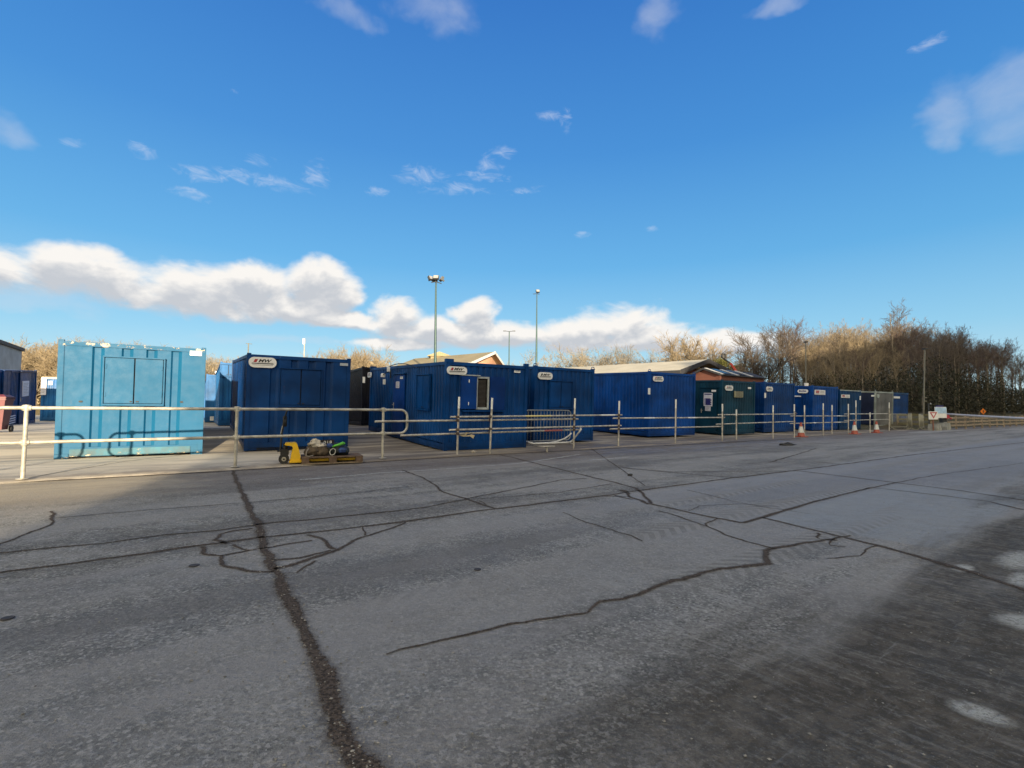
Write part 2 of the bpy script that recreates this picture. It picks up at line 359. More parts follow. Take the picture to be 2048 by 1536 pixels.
# cracks and joints: ragged ribbons of dirt lying in the slabs
def ribbon_mat(name, c1, c2, edge=.5, halo=.40):
    m, t, b = newmat(name); p = geo(t)
    at = t.n.new('ShaderNodeAttribute'); at.attribute_name = 'cen'
    n = t.noise(p, 45, 8, .75); n2 = t.noise(p, 7, 5, .7)
    jag = t.math('MULTIPLY_ADD', t.math('ADD', n, t.math('MULTIPLY', n2, .6)), edge*2.6, -.8*edge*2.6)
    x_ = t.math('ADD', at.outputs['Fac'], jag); core = t.ss(x_, .56, .68); a = t.math('MAXIMUM', core, t.ss(x_, .10, .75, 0, halo))
    g3 = t.noise(p, 70, 5, .75); fill = t.mix(t.ss(g3, .42, .58), c1, c2)
    t.put(b.inputs['Base Color'], t.mix(core, tuple((q_*.4+w_*.6)*1.25 for q_, w_ in zip(c1, c2)), fill)); b.inputs['Roughness'].default_value = .95
    b.inputs['Specular IOR Level'].default_value = .2
    t.put(b.inputs['Alpha'], a); t.put(b.inputs['Normal'], t.bump(t.noise(p, 90, 4), .8, .01)); return m
CRK = ribbon_mat('joint_dirt', (.034, .026, .020), (.100, .077, .060)); PNT = ribbon_mat('worn_white_paint', (.27, .27, .265), (.42, .42, .41), .9, .12)
def ribbon(name, lines, z, mat, step=.06, zfun=None):
    vs = []; fs = []; cen = []
    for ln in lines:
        w0, w1, pts = ln[0]*(.56 if mat == CRK else 1), ln[1]*(.56 if mat == CRK else 1), ln[2]; wobb = ln[3] if len(ln) > 3 else .6
        g_ = [G(px, py) for px, py in pts]; tot = sum((g_[i+1]-g_[i]).length for i in range(len(g_)-1))
        if tot <= 0: continue
        path = []; acc = 0
        for i in range(len(g_)-1):
            a, b = g_[i], g_[i+1]; L = (b-a).length; st = max(step, .006*a.y); k = max(1, int(L/st))
            for q in range(k+(1 if i == len(g_)-2 else 0)):
                f = q/k; path.append((a.lerp(b, f), (b-a).normalized(), (acc+f*L)/tot))
            acc += L
        k0 = len(vs)
        for i, (p, d, f) in enumerate(path):
            nrm = Vector((-d.y, d.x, 0)); w = (w0+(w1-w0)*f)*(1+.5*noise.noise(p*2.3))
            p = p+nrm*noise.noise(p*3.1+Vector((5, 5, 5)))*.05*wobb+nrm*noise.noise(p*11)*.018*wobb
            zz = z if not zfun else zfun(p.x, p.y)
            for s_, c_ in ((-3.0, 0), (0, 1), (3.0, 0)):
                q = p+nrm*w*s_; vs.append((q.x, q.y, zz)); cen.append(c_)
            if i: b_ = k0+(i-1)*3; fs += [(b_, b_+3, b_+4, b_+1), (b_+1, b_+4, b_+5, b_+2)]
    me = bpy.data.meshes.new(name); me.from_pydata(vs, [], fs); me.update()
    at = me.attributes.new('cen', 'FLOAT', 'POINT'); at.data.foreach_set('value', [float(c) for c in cen])
    me.materials.append(mat); o = bpy.data.objects.new(name, me); C.objects.link(o); o['kind'] = 'structure'; return o
J = [
 (.036,.050,[(465,941),(472,960),(500,1020),(515,1047),(530,1100),(550,1140),(575,1195),(610,1270),(645,1350),(670,1430),(715,1510),(735,1536),(830,1800)],.45),
 (.028,.030,[(-300,1200),(0,1146),(200,1120),(345,1099),(450,1085),(525,1075),(650,1062),(800,1045),(900,1030),(1024,1014),(1224,990),(1274,982),(1474,955),(1624,937),(1824,910),(2048,885),(2300,862)],.5),
 (.020,.020,[(-100,1120),(0,1107),(200,1087),(325,1071),(425,1062),(500,1052),(550,1045),(700,1032),(850,1015),(1024,980),(1124,960),(1174,957)],.6),
 (.028,.028,[(1000,910),(1024,915),(1124,940),(1224,964),(1274,977),(1305,1009),(1374,1024),(1424,1035),(1484,1046)],.5),
 (.045,.03,[(1244,980),(1264,995),(1299,1009)],.8),(.03,.02,[(1230,991),(1264,999)],.8),
 (.028,.02,[(1484,1046),(1524,1035),(1624,1005),(1724,980),(1794,965)],.3),(.012,.008,[(1794,965),(1874,950),(2048,926)],.5),
 (.022,.035,[(1524,1035),(1649,1066),(1749,1090),(1849,1117),(1949,1147),(2048,1180),(2150,1220)],.4),
 (.02,.02,[(1254,937),(1374,948),(1489,957)],.6),(.018,.022,[(1239,934),(1264,937),(1350,944),(1599,942),(1794,966),(1924,982),(2048,1001),(2200,1030)],.5),
 (.02,.012,[(1264,995),(1200,992)],1),
 (.008,.035,[(770,1307),(800,1299),(850,1290),(890,1280),(950,1267),(1024,1249),(1074,1240),(1174,1226),(1204,1207),(1249,1199),(1299,1180),(1344,1160),(1414,1144),(1524,1126),(1544,1102)],1.0),
 (.03,.012,[(1544,1102),(1599,1085),(1674,1076),(1704,1072)],1),(.012,.008,[(1674,1076),(1660,1090),(1690,1094)],1),
 (.02,.014,[(1633,1066),(1640,1078),(1674,1080)],1),(.010,.006,[(1749,1091),(1728,1104),(1722,1112),(1650,1116)],1),
 (.012,.014,[(1319,1022),(1414,1052),(1449,1070),(1544,1099)],.8),(.012,.016,[(1434,1037),(1412,1048),(1416,1053)],.8),
 (.010,.012,[(1124,1025),(1174,1045),(1224,1060),(1289,1082)],.9),(.008,.006,[(1374,1022),(1400,1012),(1480,1008),(1560,1014)],1),(.008,.006,[(1374,980),(1500,1010),(1620,1028)],1),
 (.022,.022,[(505,1057),(470,1062),(440,1069),(432,1080),(452,1088)],1),(.022,.018,[(395,1095),(410,1110),(445,1112),(500,1100),(525,1096),(625,1082)],1),
 (.016,.02,[(442,1112),(455,1132),(500,1142),(545,1145)],1),(.014,.012,[(465,1090),(490,1098),(500,1100)],1),
 (.012,.032,[(810,1045),(780,1060),(725,1075),(665,1102),(610,1122),(550,1140)],.9),(.02,.022,[(615,1070),(640,1077),(660,1100)],1),
 (.024,.014,[(545,1120),(600,1116),(665,1102)],1),(.010,.012,[(725,1055),(730,1072)],1),(.012,.014,[(560,1151),(600,1146),(635,1122)],1),
 (.016,.02,[(-60,1120),(0,1088),(60,1067),(95,1053),(105,1042),(108,1022)],1),
 (.016,.024,[(805,940),(850,958),(870,970),(885,985),(940,1000),(990,1017)],.9),(.010,.012,[(960,1002),(985,1015)],1),
 (.012,.010,[(105,1037),(300,1020),(500,1005),(700,987),(860,968)],.5),(.010,.012,[(860,1005),(1000,995),(1120,985),(1224,968)],.6),
 (.03,.02,[(1538,925),(1585,912),(1632,897)],.8),(.02,.012,[(1160,882),(1290,972)],.2),
 (.012,.02,[(1724,980),(1740,975),(1874,990),(1980,1004),(2048,1020)],.6)]
ribbon('slab_joints', J, .004, CRK)
ribbon('road_markings', [(.035,.035,[(600,960),(700,952),(760,946),(864,940),(950,934),(1015,929),(1040,927),(1160,909)],.3),(.07,.05,[(1180,921),(1260,914)],.3)], .004, PNT)
edge = [(.05,.05,[(x, y) for x, y in ((-80,972),(0,967),(200,957),(470,941.5),(765,923),(980,910),(1150,901),(1400,888),(1600,877))],.5)]
ribbon('yard_edge_joint', edge, .008, CRK)
ribbon('yard_joints', [(.014,.014,[(58,958),(250,925),(420,905)],.2),(.010,.010,[(0,943),(107,925)],.2),(.012,.012,[(0,910),(107,912)],.2)], .026, CRK)

# ------------------------------------------------------------ containers
TH = rad(32)
M_BLACK = plain('black_rubber', (.012, .012, .013), .6); M_WHITE = plain('white_vinyl', (.74, .74, .74), .45, var=.05)
M_INK = plain('black_ink', (.015, .012, .014), .5, var=.05); M_RED = plain('red_vinyl', (.36, .03, .04), .5, var=.1); M_NAVY = plain('navy_ink', (.03, .03, .16), .5)
M_GREYINK = plain('grey_ink', (.36, .33, .33), .6, var=.05); M_PAPER = plain('paper', (.62, .62, .70), .7, var=.06)
M_GLASS = plain('dark_glass', (.010, .008, .007), .12, var=.1, bump=0); M_ALU = plain('window_frame_white', (.36, .39, .40), .5)
M_BLIND = plain('louvre_brown', (.05, .042, .038), .7); M_LOUV = plain('beige_vent', (.30, .29, .20), .7)
M_GALV = plain('galvanised_steel', (.40, .375, .32), .5, .2, var=.3, scale=7, bump=.3)
def fmat(face, s, z, off, Wd):
    X, Y, Z, o = {'end': ((1,0,0), (0,0,1), (0,-1,0), (s,-off,z)), 'left': ((0,-1,0), (0,0,1), (-1,0,0), (-off,s,z)),
                  'right': ((0,1,0), (0,0,1), (1,0,0), (Wd+off,s,z))}[face]
    m = Matrix((X, Y, Z)).transposed().to_4x4(); m.translation = o; return m
class Cont: pass
def container(base, width, length, H, mat, label, group=None, style='fine', tilt=None, lug='eye', frame=None, end='wall', zbase=None, name='site_container'):
    c = Cont(); A = G(*base) if not isinstance(base, Vector) else base.copy()
    gz = ground(A.x, A.y) if zbase is None else zbase
    if not isinstance(base, Vector):
        A = G(base[0], base[1], gz)
    far = A+Vector((-math.sin(TH), math.cos(TH), 0))*length
    if tilt is None: tilt = math.atan((ground(far.x, far.y)-gz)/length)
    A.z = gz
    c.o = empty(name, A, (tilt, 0, TH), label=label, category='container', group=group)
    c.W, c.L, c.H = width, length, H; c.M = Matrix.Translation(A) @ Matrix.Rotation(TH, 4, 'Z') @ Matrix.Rotation(tilt, 4, 'X')
    frame = frame or mat; fp = .012; pw = .11
    for (x, y) in ((0,0), (width,0), (0,length), (width,length)):
        sx = 1 if x == 0 else -1; sy = 1 if y == 0 else -1
        MB().box((min(x,x+sx*pw), min(y,y+sy*pw), .02), (max(x,x+sx*pw), max(y,y+sy*pw), H), bev=.008).build('corner_post', frame, c.o)
    for y in (0, length-.08):
        MB().box((pw, y+.004, H-.10), (width-pw, y+.076, H-.003), bev=.006).build('top_rail', frame, c.o)
        MB().box((pw, y+.006, .10), (width-pw, y+.074, .24), bev=.006).build('bottom_rail', frame, c.o)
    for x in (0, width-.08):
        MB().box((x+.004, pw, H-.10), (x+.076, length-pw, H-.003), bev=.006).build('top_rail', frame, c.o)
        MB().box((x+.006, pw, .08), (x+.074, length-pw, .20), bev=.006).build('bottom_rail', frame, c.o)
    def wall(s0, s1, mp, kind):
        pr = []
        if kind == 'fine':
            s = s0; pr.append((s, .030))
            while s+.21 < s1:
                pr += [(s+.03, .030), (s+.05, .056), (s+.125, .056), (s+.145, .030)]; s += .20
            pr.append((s1, .030))
        elif kind == 'wide':
            Ln = s1-s0; pr = [(s0, .022)]
            for f in ((.20,.245), (.405,.45), (.585,.63), (.775,.82)):
                a, b = s0+f[0]*Ln, s0+f[1]*Ln; pr += [(a-.035, .022), (a, .075), (b, .075), (b+.07, .022)]
            pr.append((s1, .022))
        vs = [mp(s, d, .22) for s, d in pr]+[mp(s, d, H-.09) for s, d in pr]; n = len(pr)
        return MB().add(vs, [(i, i+1, n+i+1, n+i) for i in range(n-1)])
    wall(pw-.005, width-pw+.005, lambda s, d, z: (s, d, z), style).build('end_wall', mat, c.o)
    wall(pw, width-pw, lambda s, d, z: (width-s, length-d, z), 'fine').build('end_wall', mat, c.o)
    wall(pw, length-pw, lambda s, d, z: (d, length-s, z), 'fine').build('side_wall', mat, c.o)
    wall(pw, length-pw, lambda s, d, z: (width-d, s, z), 'fine').build('side_wall', mat, c.o)
    MB().box((.05, .05, H-.05), (width-.05, length-.05, H-.012)).box((.02, .02, .03), (width-.02, length-.02, .12)).build('roof', frame, c.o)
    for (x, y) in ((.05,.05), (width-.05,.05), (.05,length-.05), (width-.05,length-.05)):
        if lug == 'eye':
            b = MB(); b.path([(x+.07*math.cos(a), y, H+.045+.05*math.sin(a)) for a in [i*math.pi/5 for i in range(6)]], .014, 6)
            b.box((x-.09, y-.02, H-.004), (x+.09, y+.02, H+.03)).build('lifting_eye', frame, c.o)
        elif lug == 'cast':
            MB().box((x-.065, y-.06, H-.05), (x+.17 if x < 1 else x+.065, y+.08, H+.075), bev=.01).build('corner_casting', frame, c.o)
        else:
            MB().box((x-.05, y-.05, H-.01), (x+.05, y+.05, H+.03), bev=.005).build('corner_casting', frame, c.o)
    c.frame = frame; c.mat = mat; return c
def loc(c, face, px, py):
    Mi = c.M.inverted(); o = Mi @ Vector((0, 0, EYE)); d = (Mi.to_3x3() @ ray(px, py))
    if face == 'end': t_ = -o.y/d.y; q = o+d*t_; return q.x, q.z
    t_ = ((0 if face == 'left' else c.W)-o.x)/d.x; q = o+d*t_; return q.y, q.z
def plate(c, name, face, s, z, w, h, mat, off=.02, th=.012, round_=0, parent=None, bev=.004):
    F = fmat(face, s, z, off, c.W); b = MB()
    if round_:
        r = min(round_, h/2, w/2); pts = []
        for cx, cy, a0 in ((w/2-r, h/2-r, 0), (-w/2+r, h/2-r, 90), (-w/2+r, -h/2+r, 180), (w/2-r, -h/2+r, 270)):
            for k in range(7): a = rad(a0+15*k); pts.append((cx+r*math.cos(a), cy+r*math.sin(a), 0))
        b.extr(pts, (0, 0, th), F)
    else: b.box((-w/2, -h/2, 0), (w/2, h/2, th), F, bev=min(bev, th/3))
    return b.build(name, mat, parent or c.o)
def bars(c, name, face, s, z, rects, mat, off, parent):
    F = fmat(face, s, z, off, c.W); b = MB()
    for (x0, y0, x1, y1) in rects: b.box((x0, y0, 0), (x1, y1, .002), F)
    return b.build(name, mat, parent)
def lettering(c, face, s, z, body, size, mat, off, parent, shear=0, bold=0, sx=1, spacing=1, rot=0):
    F = fmat(face, s, z, off, c.W) @ Matrix.Rotation(rot, 4, 'Z') @ Matrix.Diagonal((sx, 1, 1, 1)); vs, fs = text_mesh(body, size, shear, bold, spacing)
    return MB().add(vs, fs, F).build('lettering', mat, parent)
def mw_sign(c, face, px0, py0, px1, py1, full=True, off=.03):
    s0, z0 = loc(c, face, px0, py0); s1, z1 = loc(c, face, px1, py1)
    w, h = abs(s1-s0), abs(z0-z1); s, z = (s0+s1)/2, (z0+z1)/2
    p = plate(c, 'sign', face, s, z, w, h, M_WHITE, off=-.0+.004, th=off, round_=h*.48)
    o = off+.006; k = w/.74
    F = fmat(face, s, z, o, c.W)
    MB().extr([(-.25*k, .0, 0), (-.17*k, .0, 0), (-.125*k, .09*k, 0), (-.205*k, .09*k, 0)], (0, 0, .002), F).build('emblem', M_RED if full else M_INK, p)
    lettering(c, face, s+(.035*k if face != 'left' else -.035*k), z+.045*k, 'MW', .12*k, M_INK, o, p, shear=.35, bold=.004*k, sx=1.45)
    bars(c, 'rule', face, s, z, [(-.29*k, -.045*k, .29*k, -.022*k)], M_INK, o, p)
    bars(c, 'small_print', face, s, z, [(-.14*k, -.010*k, .27*k, -.002*k), (-.27*k, -.085*k, .27*k, -.072*k)], M_GREYINK, o, p)
    return p
def shutter(c, face, px0, py0, px1, py1, mat, leaves=2, proud=.05):
    s0, z0 = loc(c, face, px0, py0); s1, z1 = loc(c, face, px1, py1)
    if s0 > s1: s0, s1 = s1, s0
    z1, z0 = max(z0, z1), min(z0, z1); w, h = s1-s0, z1-z0; s, z = (s0+s1)/2, (z0+z1)/2
    F = fmat(face, s, z, -.02, c.W); b = MB(); e = .03
    b.box((-w/2-e, h/2, 0), (w/2+e, h/2+e, proud+.035), F, bev=.004).box((-w/2-e, -h/2-.045, 0), (w/2+e, -h/2, proud+.03), F, bev=.004)
    MB().box((-w/2, -h/2, -.004), (w/2, h/2, -.001), F).build('shutter_gap_shade', M_BLACK, c.o); b.box((-w/2-e, -h/2, 0), (-w/2, h/2, proud+.012), F, bev=.004).box((w/2, -h/2, 0), (w/2+e, h/2, proud+.012), F, bev=.004)  # black sheet stands in for the shade in the leaf gaps
    fr = b.build('shutter_frame', c.frame, c.o)
    for k in range(leaves):
        a = -w/2+w*k/leaves+.013; d = -w/2+w*(k+1)/leaves-.013
        lf = MB().box((a, -h/2+.01, .0), (d, h/2-.01, proud), F, bev=.006).build('shutter', mat, c.o)
        for zz in (-h*.3, h*.3): MB().box((a+.004 if k == 0 else d-.034, zz-.05, proud), (a+.034 if k == 0 else d-.004, zz+.05, proud+.014), F, bev=.003).build('hinge', c.frame, lf)
        MB().box((d-.06 if k == 0 else a+.03, -h/2+.04, proud), (d-.02 if k == 0 else a+.09, -h/2+.065, proud+.02), F, bev=.004).build('latch', M_BLACK, lf)
    return fr
def door(c, face, px0, py0, px1, py1, mat):
    s0, z0 = loc(c, face, px0, py0); s1, z1 = loc(c, face, px1, py1)
    if s0 > s1: s0, s1 = s1, s0
    z1, z0 = max(z0, z1), min(z0, z1); w, h = s1-s0, z1-z0; s, z = (s0+s1)/2, (z0+z1)/2
    F = fmat(face, s, z, -.01, c.W)
    d = MB().box((-w/2, -h/2, 0), (w/2, h/2, .035), F, bev=.006).build('door', mat, c.o)
    MB().box((-w/2-.06, h/2+.03, 0), (w/2+.06, h/2+.07, .09), F, bev=.005).build('drip_strip', c.frame, c.o)
    b = MB(); b.box((-w/2+.08, -.12, .035), (-w/2+.13, .08, .05), F, bev=.004); b.path([(-w/2+.10, 0, .04), (-w/2+.10, 0, .085), (-w/2+.22, 0, .085)], .011, 8, M=F)
    b.build('handle', M_GALV, d); return d
def label_plate(c, face, px0, py0, px1, py1, mat=None, off=.012, txt=None, lines=0):
    s0, z0 = loc(c, face, px0, py0); s1, z1 = loc(c, face, px1, py1); w, h = abs(s1-s0), abs(z0-z1); s, z = (s0+s1)/2, (z0+z1)/2
    p = plate(c, 'label_plate', face, s, z, w, h, mat or M_WHITE, off=.002, th=off)
    if lines:
        bars(c, 'print', face, s, z, [(-w*.4, h*(.36-.8*i/lines)-h*.25/lines, w*(.4-.12*(i % 3)), h*(.36-.8*i/lines)) for i in range(lines)], M_GREYINK, off+.004, p)
    if txt: lettering(c, face, s, z, txt, h*.75, M_INK, off+.004, p, sx=1.1)
    return p
BLUE = dict(chip=(.24, .33, .46), amount=.012, edge=.05, dirt=(.012, .017, .03), dirtamt=.35)
P_LIGHT = paint('light_blue_paint', (.006, .095, .205), chip=(.55, .50, .38), amount=.01, edge=.165, rough=.5, fade=.06, dirt=(.05, .13, .18), dirtamt=.35)
P_MW2 = paint('deep_blue_paint', (.002, .036, .145), **BLUE)
P_3 = paint('royal_blue_paint', (.001, .042, .172), **BLUE); P_3b = paint('bright_shutter_blue', (.001, .034, .185), **BLUE)
P_5 = paint('bright_blue_paint', (.001, .045, .225), **BLUE); P_G = paint('teal_green_paint', (.005, .040, .075), **BLUE)
P_7 = paint('navy_blue_paint', (.002, .037, .165), **BLUE); P_8 = paint('cobalt_paint', (.001, .048, .235), **BLUE)
P_9 = paint('petrol_blue_paint', (.003, .040, .130), **BLUE); P_GR = paint('grey_paint', (.135,.137,.140), **BLUE); P_GRF = paint('pale_green_frame_paint', (.26,.29,.27), **BLUE)
P_BK = paint('near_black_paint', (.003,.004,.010), **BLUE); P_SL = paint('slate_blue_paint', (.015,.022,.055), **BLUE)
P_LB = paint('sky_blue_paint', (.014,.11,.30), **BLUE)
GRP = 'site containers in the front row of the yard'
def rfit(base, pr, w=None): return w
WD = 2.75; LN = 7.3
c1 = container((107, 918), 2.80, LN, 2.63, P_LIGHT, 'turquoise blue container with chipped paint, standing in full sun behind the railing', GRP, 'wide', lug='cap')
shutter(c1, 'end', 210, 714, 325, 808, P_LIGHT, proud=.075)
MB().box((.26, -.022, .045), (c1.W-.26, .0, .205), bev=.008).build('bottom_rail', paint('flaking_rail_paint', (.05, .17, .24), chip=(.58, .50, .36), amount=.07, edge=.08, rough=.6, fade=.2), c1.o)
label_plate(c1, 'end', 380, 701.5, 403.5, 712)
for (px, py) in ((161,803),(363,804)):
    s, z = loc(c1, 'end', px, py); plate(c1, 'vent_hole', 'end', s, z, .07, .04, M_BLACK, off=-.018, th=.012, round_=.02)
for k in (0, 1):
    x0, z0 = (.0, .0) if k == 0 else (c1.W-.25, 0); MB().box((x0, -.01, -.02), (x0+.25, .2, .10), bev=.01).build('foot', P_LIGHT, c1.o)
c2 = container((487, 904), 2.70, LN, 2.60, P_MW2, 'deep blue container with closed double shutter, behind the yellow pallet truck', GRP, 'wide', lug='cap')
mw_sign(c2, 'end', 497.5, 713, 552.5, 736.5); shutter(c2, 'end', 561, 737, 640, 811, P_MW2)
label_plate(c2, 'end', 680, 726, 696, 732, mat=plain('dull_label', (.42, .48, .56), .5), lines=2); 
s0, z0 = loc(c2, 'end', 627, 880); s1, z1 = loc(c2, 'end', 668, 889)
pl = plate(c2, 'number_plate', 'end', (s0+s1)/2, (z0+z1)/2, abs(s1-s0), abs(z1-z0), M_INK, off=.004, th=.010); lettering(c2, 'end', (s0+s1)/2, (z0+z1)/2, '1L 018', .11, M_WHITE, .016, pl, sx=1.25, spacing=1.15)
plate(c2, 'base_panel', 'end', 1.35, .10, 2.1, .14, M_BLACK, off=-.03, th=.01)
c3 = container((888, 903.5), 2.72, LN, 2.50, P_3, 'royal blue container with one shutter folded open beside a dark window', GRP, 'fine', lug='cast', zbase=.0)
mw_sign(c3, 'end', 893.5, 732, 933, 750); mw_sign(c3, 'left', 744, 744.5, 736.5, 755)
# window with one shutter folded back, one closed
s0, z1 = loc(c3, 'end', 952, 753); s1, z0 = loc(c3, 'end', 976, 819)
F = fmat('end', (s0+s1)/2, (z0+z1)/2, -.03, c3.W); w, h = s1-s0, z1-z0; b = MB()
for a in (((-w/2,-h/2,0),(-w/2+.05,h/2,.07)), ((w/2-.05,-h/2,0),(w/2,h/2,.07)), ((-w/2+.05,h/2-.055,0),(w/2-.05,h/2,.069)), ((-w/2+.05,-h/2,0),(w/2-.05,-h/2+.06,.09))): b.box(a[0], a[1], F, bev=.005)
wf_ = b.build('window', M_ALU, c3.o); MB().box((-w/2+.05,-h/2+.06,.0), (w/2-.05,h/2-.055,.035), F).build('pane', M_GLASS, wf_)
b = MB()
for i in range(22): zz = -h/2+.08+i*(h-.16)/22; b.box((-w/2+.06, zz, .037), (w/2-.10, zz+.018, .044), F)
b.build('blind', M_BLIND, wf_)
s0, z1 = loc(c3, 'end', 921, 752); s1, z0 = loc(c3, 'end', 950.5, 818)
sh = plate(c3, 'shutter', 'end', (s0+s1)/2, (z0+z1)/2, s1-s0, z1-z0, P_3b, off=.0, th=.07)
for (px, py) in ((936, 762), (934.5, 807)):
    s, z = loc(c3, 'end', px, py); plate(c3, 'hinge', 'end', s, z, .025, .09, M_WHITE, off=.072, th=.012, parent=sh)
plate(c3, 'drip_strip', 'end', (s0+s1)/2+.05, z1+.03, s1-s0+.1, .03, M_ALU, off=.0, th=.09)
s0, z1 = loc(c3, 'end', 979.5, 753); s1, z0 = loc(c3, 'end', 1007, 820)
plate(c3, 'shutter', 'end', (s0+s1)/2, (z0+z1)/2, s1-s0, z1-z0, P_3b, off=.0, th=.05)
s0, _ = loc(c3, 'end', 925, 820); plate(c3, 'sill', 'end', (s0+s1)/2, z0-.03, s1-s0+.06, .04, c3.frame, off=0, th=.08)
label_plate(c3, 'end', 1028, 741, 1040.5, 746, lines=1)
door(c3, 'left', 811, 750, 785, 868, P_3b); shutter(c3, 'left', 861, 750, 834, 816, P_3)
label_plate(c3, 'left', 800.5, 763, 793.5, 776, M_PAPER, .035, lines=4); label_plate(c3, 'left', 807.5, 753, 802, 758, None, .035, lines=1)
# floodlight on a bracket by the door
s, z = loc(c3, 'left', 782, 746); F = fmat('left', s, z, 0, c3.W); b = MB()
b.box((-.03, -.18, 0), (.03, .1, .03), F, bev=.004); b.path([(0, 0, .02), (0, .02, .16), (-.14, -.08, .24)], .014, 8, M=F)
fl = b.build('flood_lamp', M_BLACK, c3.o); MB().box((-.30, -.16, .16), (-.13, -.02, .28), F, bev=.015).box((-.03, .04, .05), (.06, .22, .15), F, bev=.015).box((-.22, -.42, .14), (-.13, -.22, .22), F, bev=.01).build('lamp_head', M_WHITE, fl)
# cable lying over the roof edge
MB().path([P(779+i*8, 732.5-6*math.sin(i/6*math.pi)*.9, 17.6-i*.33) for i in range(8)], .015, 6, M=c3.M.inverted()).build('cable', M_BLACK, c3.o)
c4 = container((1066, 886), 2.66, LN, 2.60, P_3, 'royal blue container with a blank shutter, standing behind the upright crowd barrier', GRP, 'fine')
mw_sign(c4, 'end', 1075.5, 744, 1104, 759.5, full=False); shutter(c4, 'end', 1100, 762, 1143, 816, P_3, leaves=2, proud=.03)
c5 = container((1296.5, 874), 2.95, LN, 2.72, P_5, 'long bright blue container without windows, its plain side and end facing the road', GRP, 'fine')
mw_sign(c5, 'end', 1305.5, 752, 1326, 763.5); label_plate(c5, 'end', 1293.9+2, 776, 1297.5+2, 789, None, .03)
c6 = container((1442, 870.2), 2.68, LN, 2.60, P_G, 'dark teal green container with a beige vent and a notice on its side door', GRP, 'fine', lug='cap')
mw_sign(c6, 'end', 1450, 770.5, 1465, 781.5); s0, z1 = loc(c6, 'end', 1468, 782); s1, z0 = loc(c6, 'end', 1484, 795)
vp = plate(c6, 'vent', 'end', (s0+s1)/2, (z0+z1)/2, s1-s0, z1-z0, M_LOUV, off=.0, th=.06)
bars(c6, 'louvre', 'end', (s0+s1)/2, (z0+z1)/2, [(-(s1-s0)*.4, -(z1-z0)*.4+i*.05, (s1-s0)*.4, -(z1-z0)*.4+i*.05+.02) for i in range(6)], M_BLIND, .062, vp)
label_plate(c6, 'end', 1495.5, 774, 1502, 778); door(c6, 'left', 1435, 777, 1399, 864, P_G)
ps = label_plate(c6, 'left', 1426, 786, 1408, 812, M_PAPER, .04); s0, z0 = loc(c6, 'left', 1426, 786); s1, z1 = loc(c6, 'left', 1408, 812); w, h = abs(s0-s1), abs(z0-z1)
bars(c6, 'print', 'left', (s0+s1)/2, (z0+z1)/2, [(-w*.42, h*.36, w*.42, h*.44)]+[(-w*.28, h*(.06-.085*i)-.03, w*(.30+.1*((i*7) % 2)), h*(.06-.085*i)+.022) for i in range(6)]+[(-w*.4, h*(.06-.085*i)-.02, -w*.33, h*(.06-.085*i)+.012) for i in range(6)], M_NAVY, .046, ps)
label_plate(c6, 'left', 1422, 813, 1411, 821.5, M_PAPER, .04, lines=3); label_plate(c6, 'left', 1433, 780, 1424, 783.5, None, .04)
c7 = container((1527.5, 865.4), 2.90, LN, 2.66, P_7, 'navy container just right of the teal green one, with a small rounded sign', GRP, 'fine', lug='cap')
mw_sign(c7, 'end', 1532, 773, 1544.5, 783); label_plate(c7, 'end', 1527.8+.6, 785.5, 1530.4+.6, 796, None, .03)
c8 = container((1624.5, 861.9), 2.95, LN, 2.66, P_8, 'bright cobalt container with a white and red sign, left of the petrol blue one', GRP, 'fine', lug='cap')
def sign_rect(c, px0, py0, px1, py1):
    p = label_plate(c, 'end', px0, py0, px1, py1, None, .03); s0, z0 = loc(c, 'end', px0, py0); s1, z1 = loc(c, 'end', px1, py1); w, h = abs(s1-s0), abs(z0-z1); s, z = (s0+s1)/2, (z0+z1)/2
    bars(c, 'emblem', 'end', s, z, [(-w*.42, h*.10, -w*.10, h*.36), (-w*.42, -h*.18, -w*.10, h*.04)], M_RED, .036, p)
    bars(c, 'print', 'end', s, z, [(0, h*.18, w*.4, h*.30), (0, -h*.10, w*.4, h*.02), (-w*.4, -h*.38, w*.4, -h*.30)], M_GREYINK, .036, p)
sign_rect(c8, 1629, 779.5, 1649.5, 790)
s0, z0 = loc(c8, 'left', 1617, 779); s1, z1 = loc(c8, 'left', 1595.5, 786); w, h = abs(s0-s1), abs(z0-z1)
p_ = plate(c8, 'sign', 'left', (s0+s1)/2, (z0+z1)/2, w, h, M_WHITE, off=.004, th=.03, round_=h*.5)
bars(c8, 'print', 'left', (s0+s1)/2, (z0+z1)/2, [(-w*.34+i*w*.115, -h*.18, -w*.34+i*w*.115+w*.08, h*(.24 if i % 3 else .34)) for i in range(6)], M_NAVY, .036, p_)
door(c8, 'left', 1604, 796, 1588, 857, P_5); label_plate(c8, 'left', 1602.5, 791.5, 1587, 794.8, None, .05)
c9 = container((1678.6, 860.5), 2.80, LN, 2.55, P_9, 'petrol blue container with a pale edge strip along the roof, left of the grey one', GRP, 'fine', frame=P_9, lug='cap')
sign_rect(c9, 1682, 789, 1698.5, 796); label_plate(c9, 'end', 1719, 792, 1721.3, 800)
MB().box((.0, -.012, c9.H-.05), (c9.W, .0, c9.H+.01)).build('roof_edge_strip', P_GRF, c9.o)
c10 = container((1750.4, 857), 2.80, LN, 2.62, P_GR, 'battered grey container between the petrol blue and the last blue one', GRP, 'fine', frame=P_GRF)
s, z = loc(c10, 'end', 1755.5, 792); plate(c10, 'sign', 'end', s, z, .34, .26, plain('faded_sign', (.33, .38, .36), .6), off=.0, th=.035, round_=.12)
s0, z0 = loc(c10, 'left', 1749, 780); 
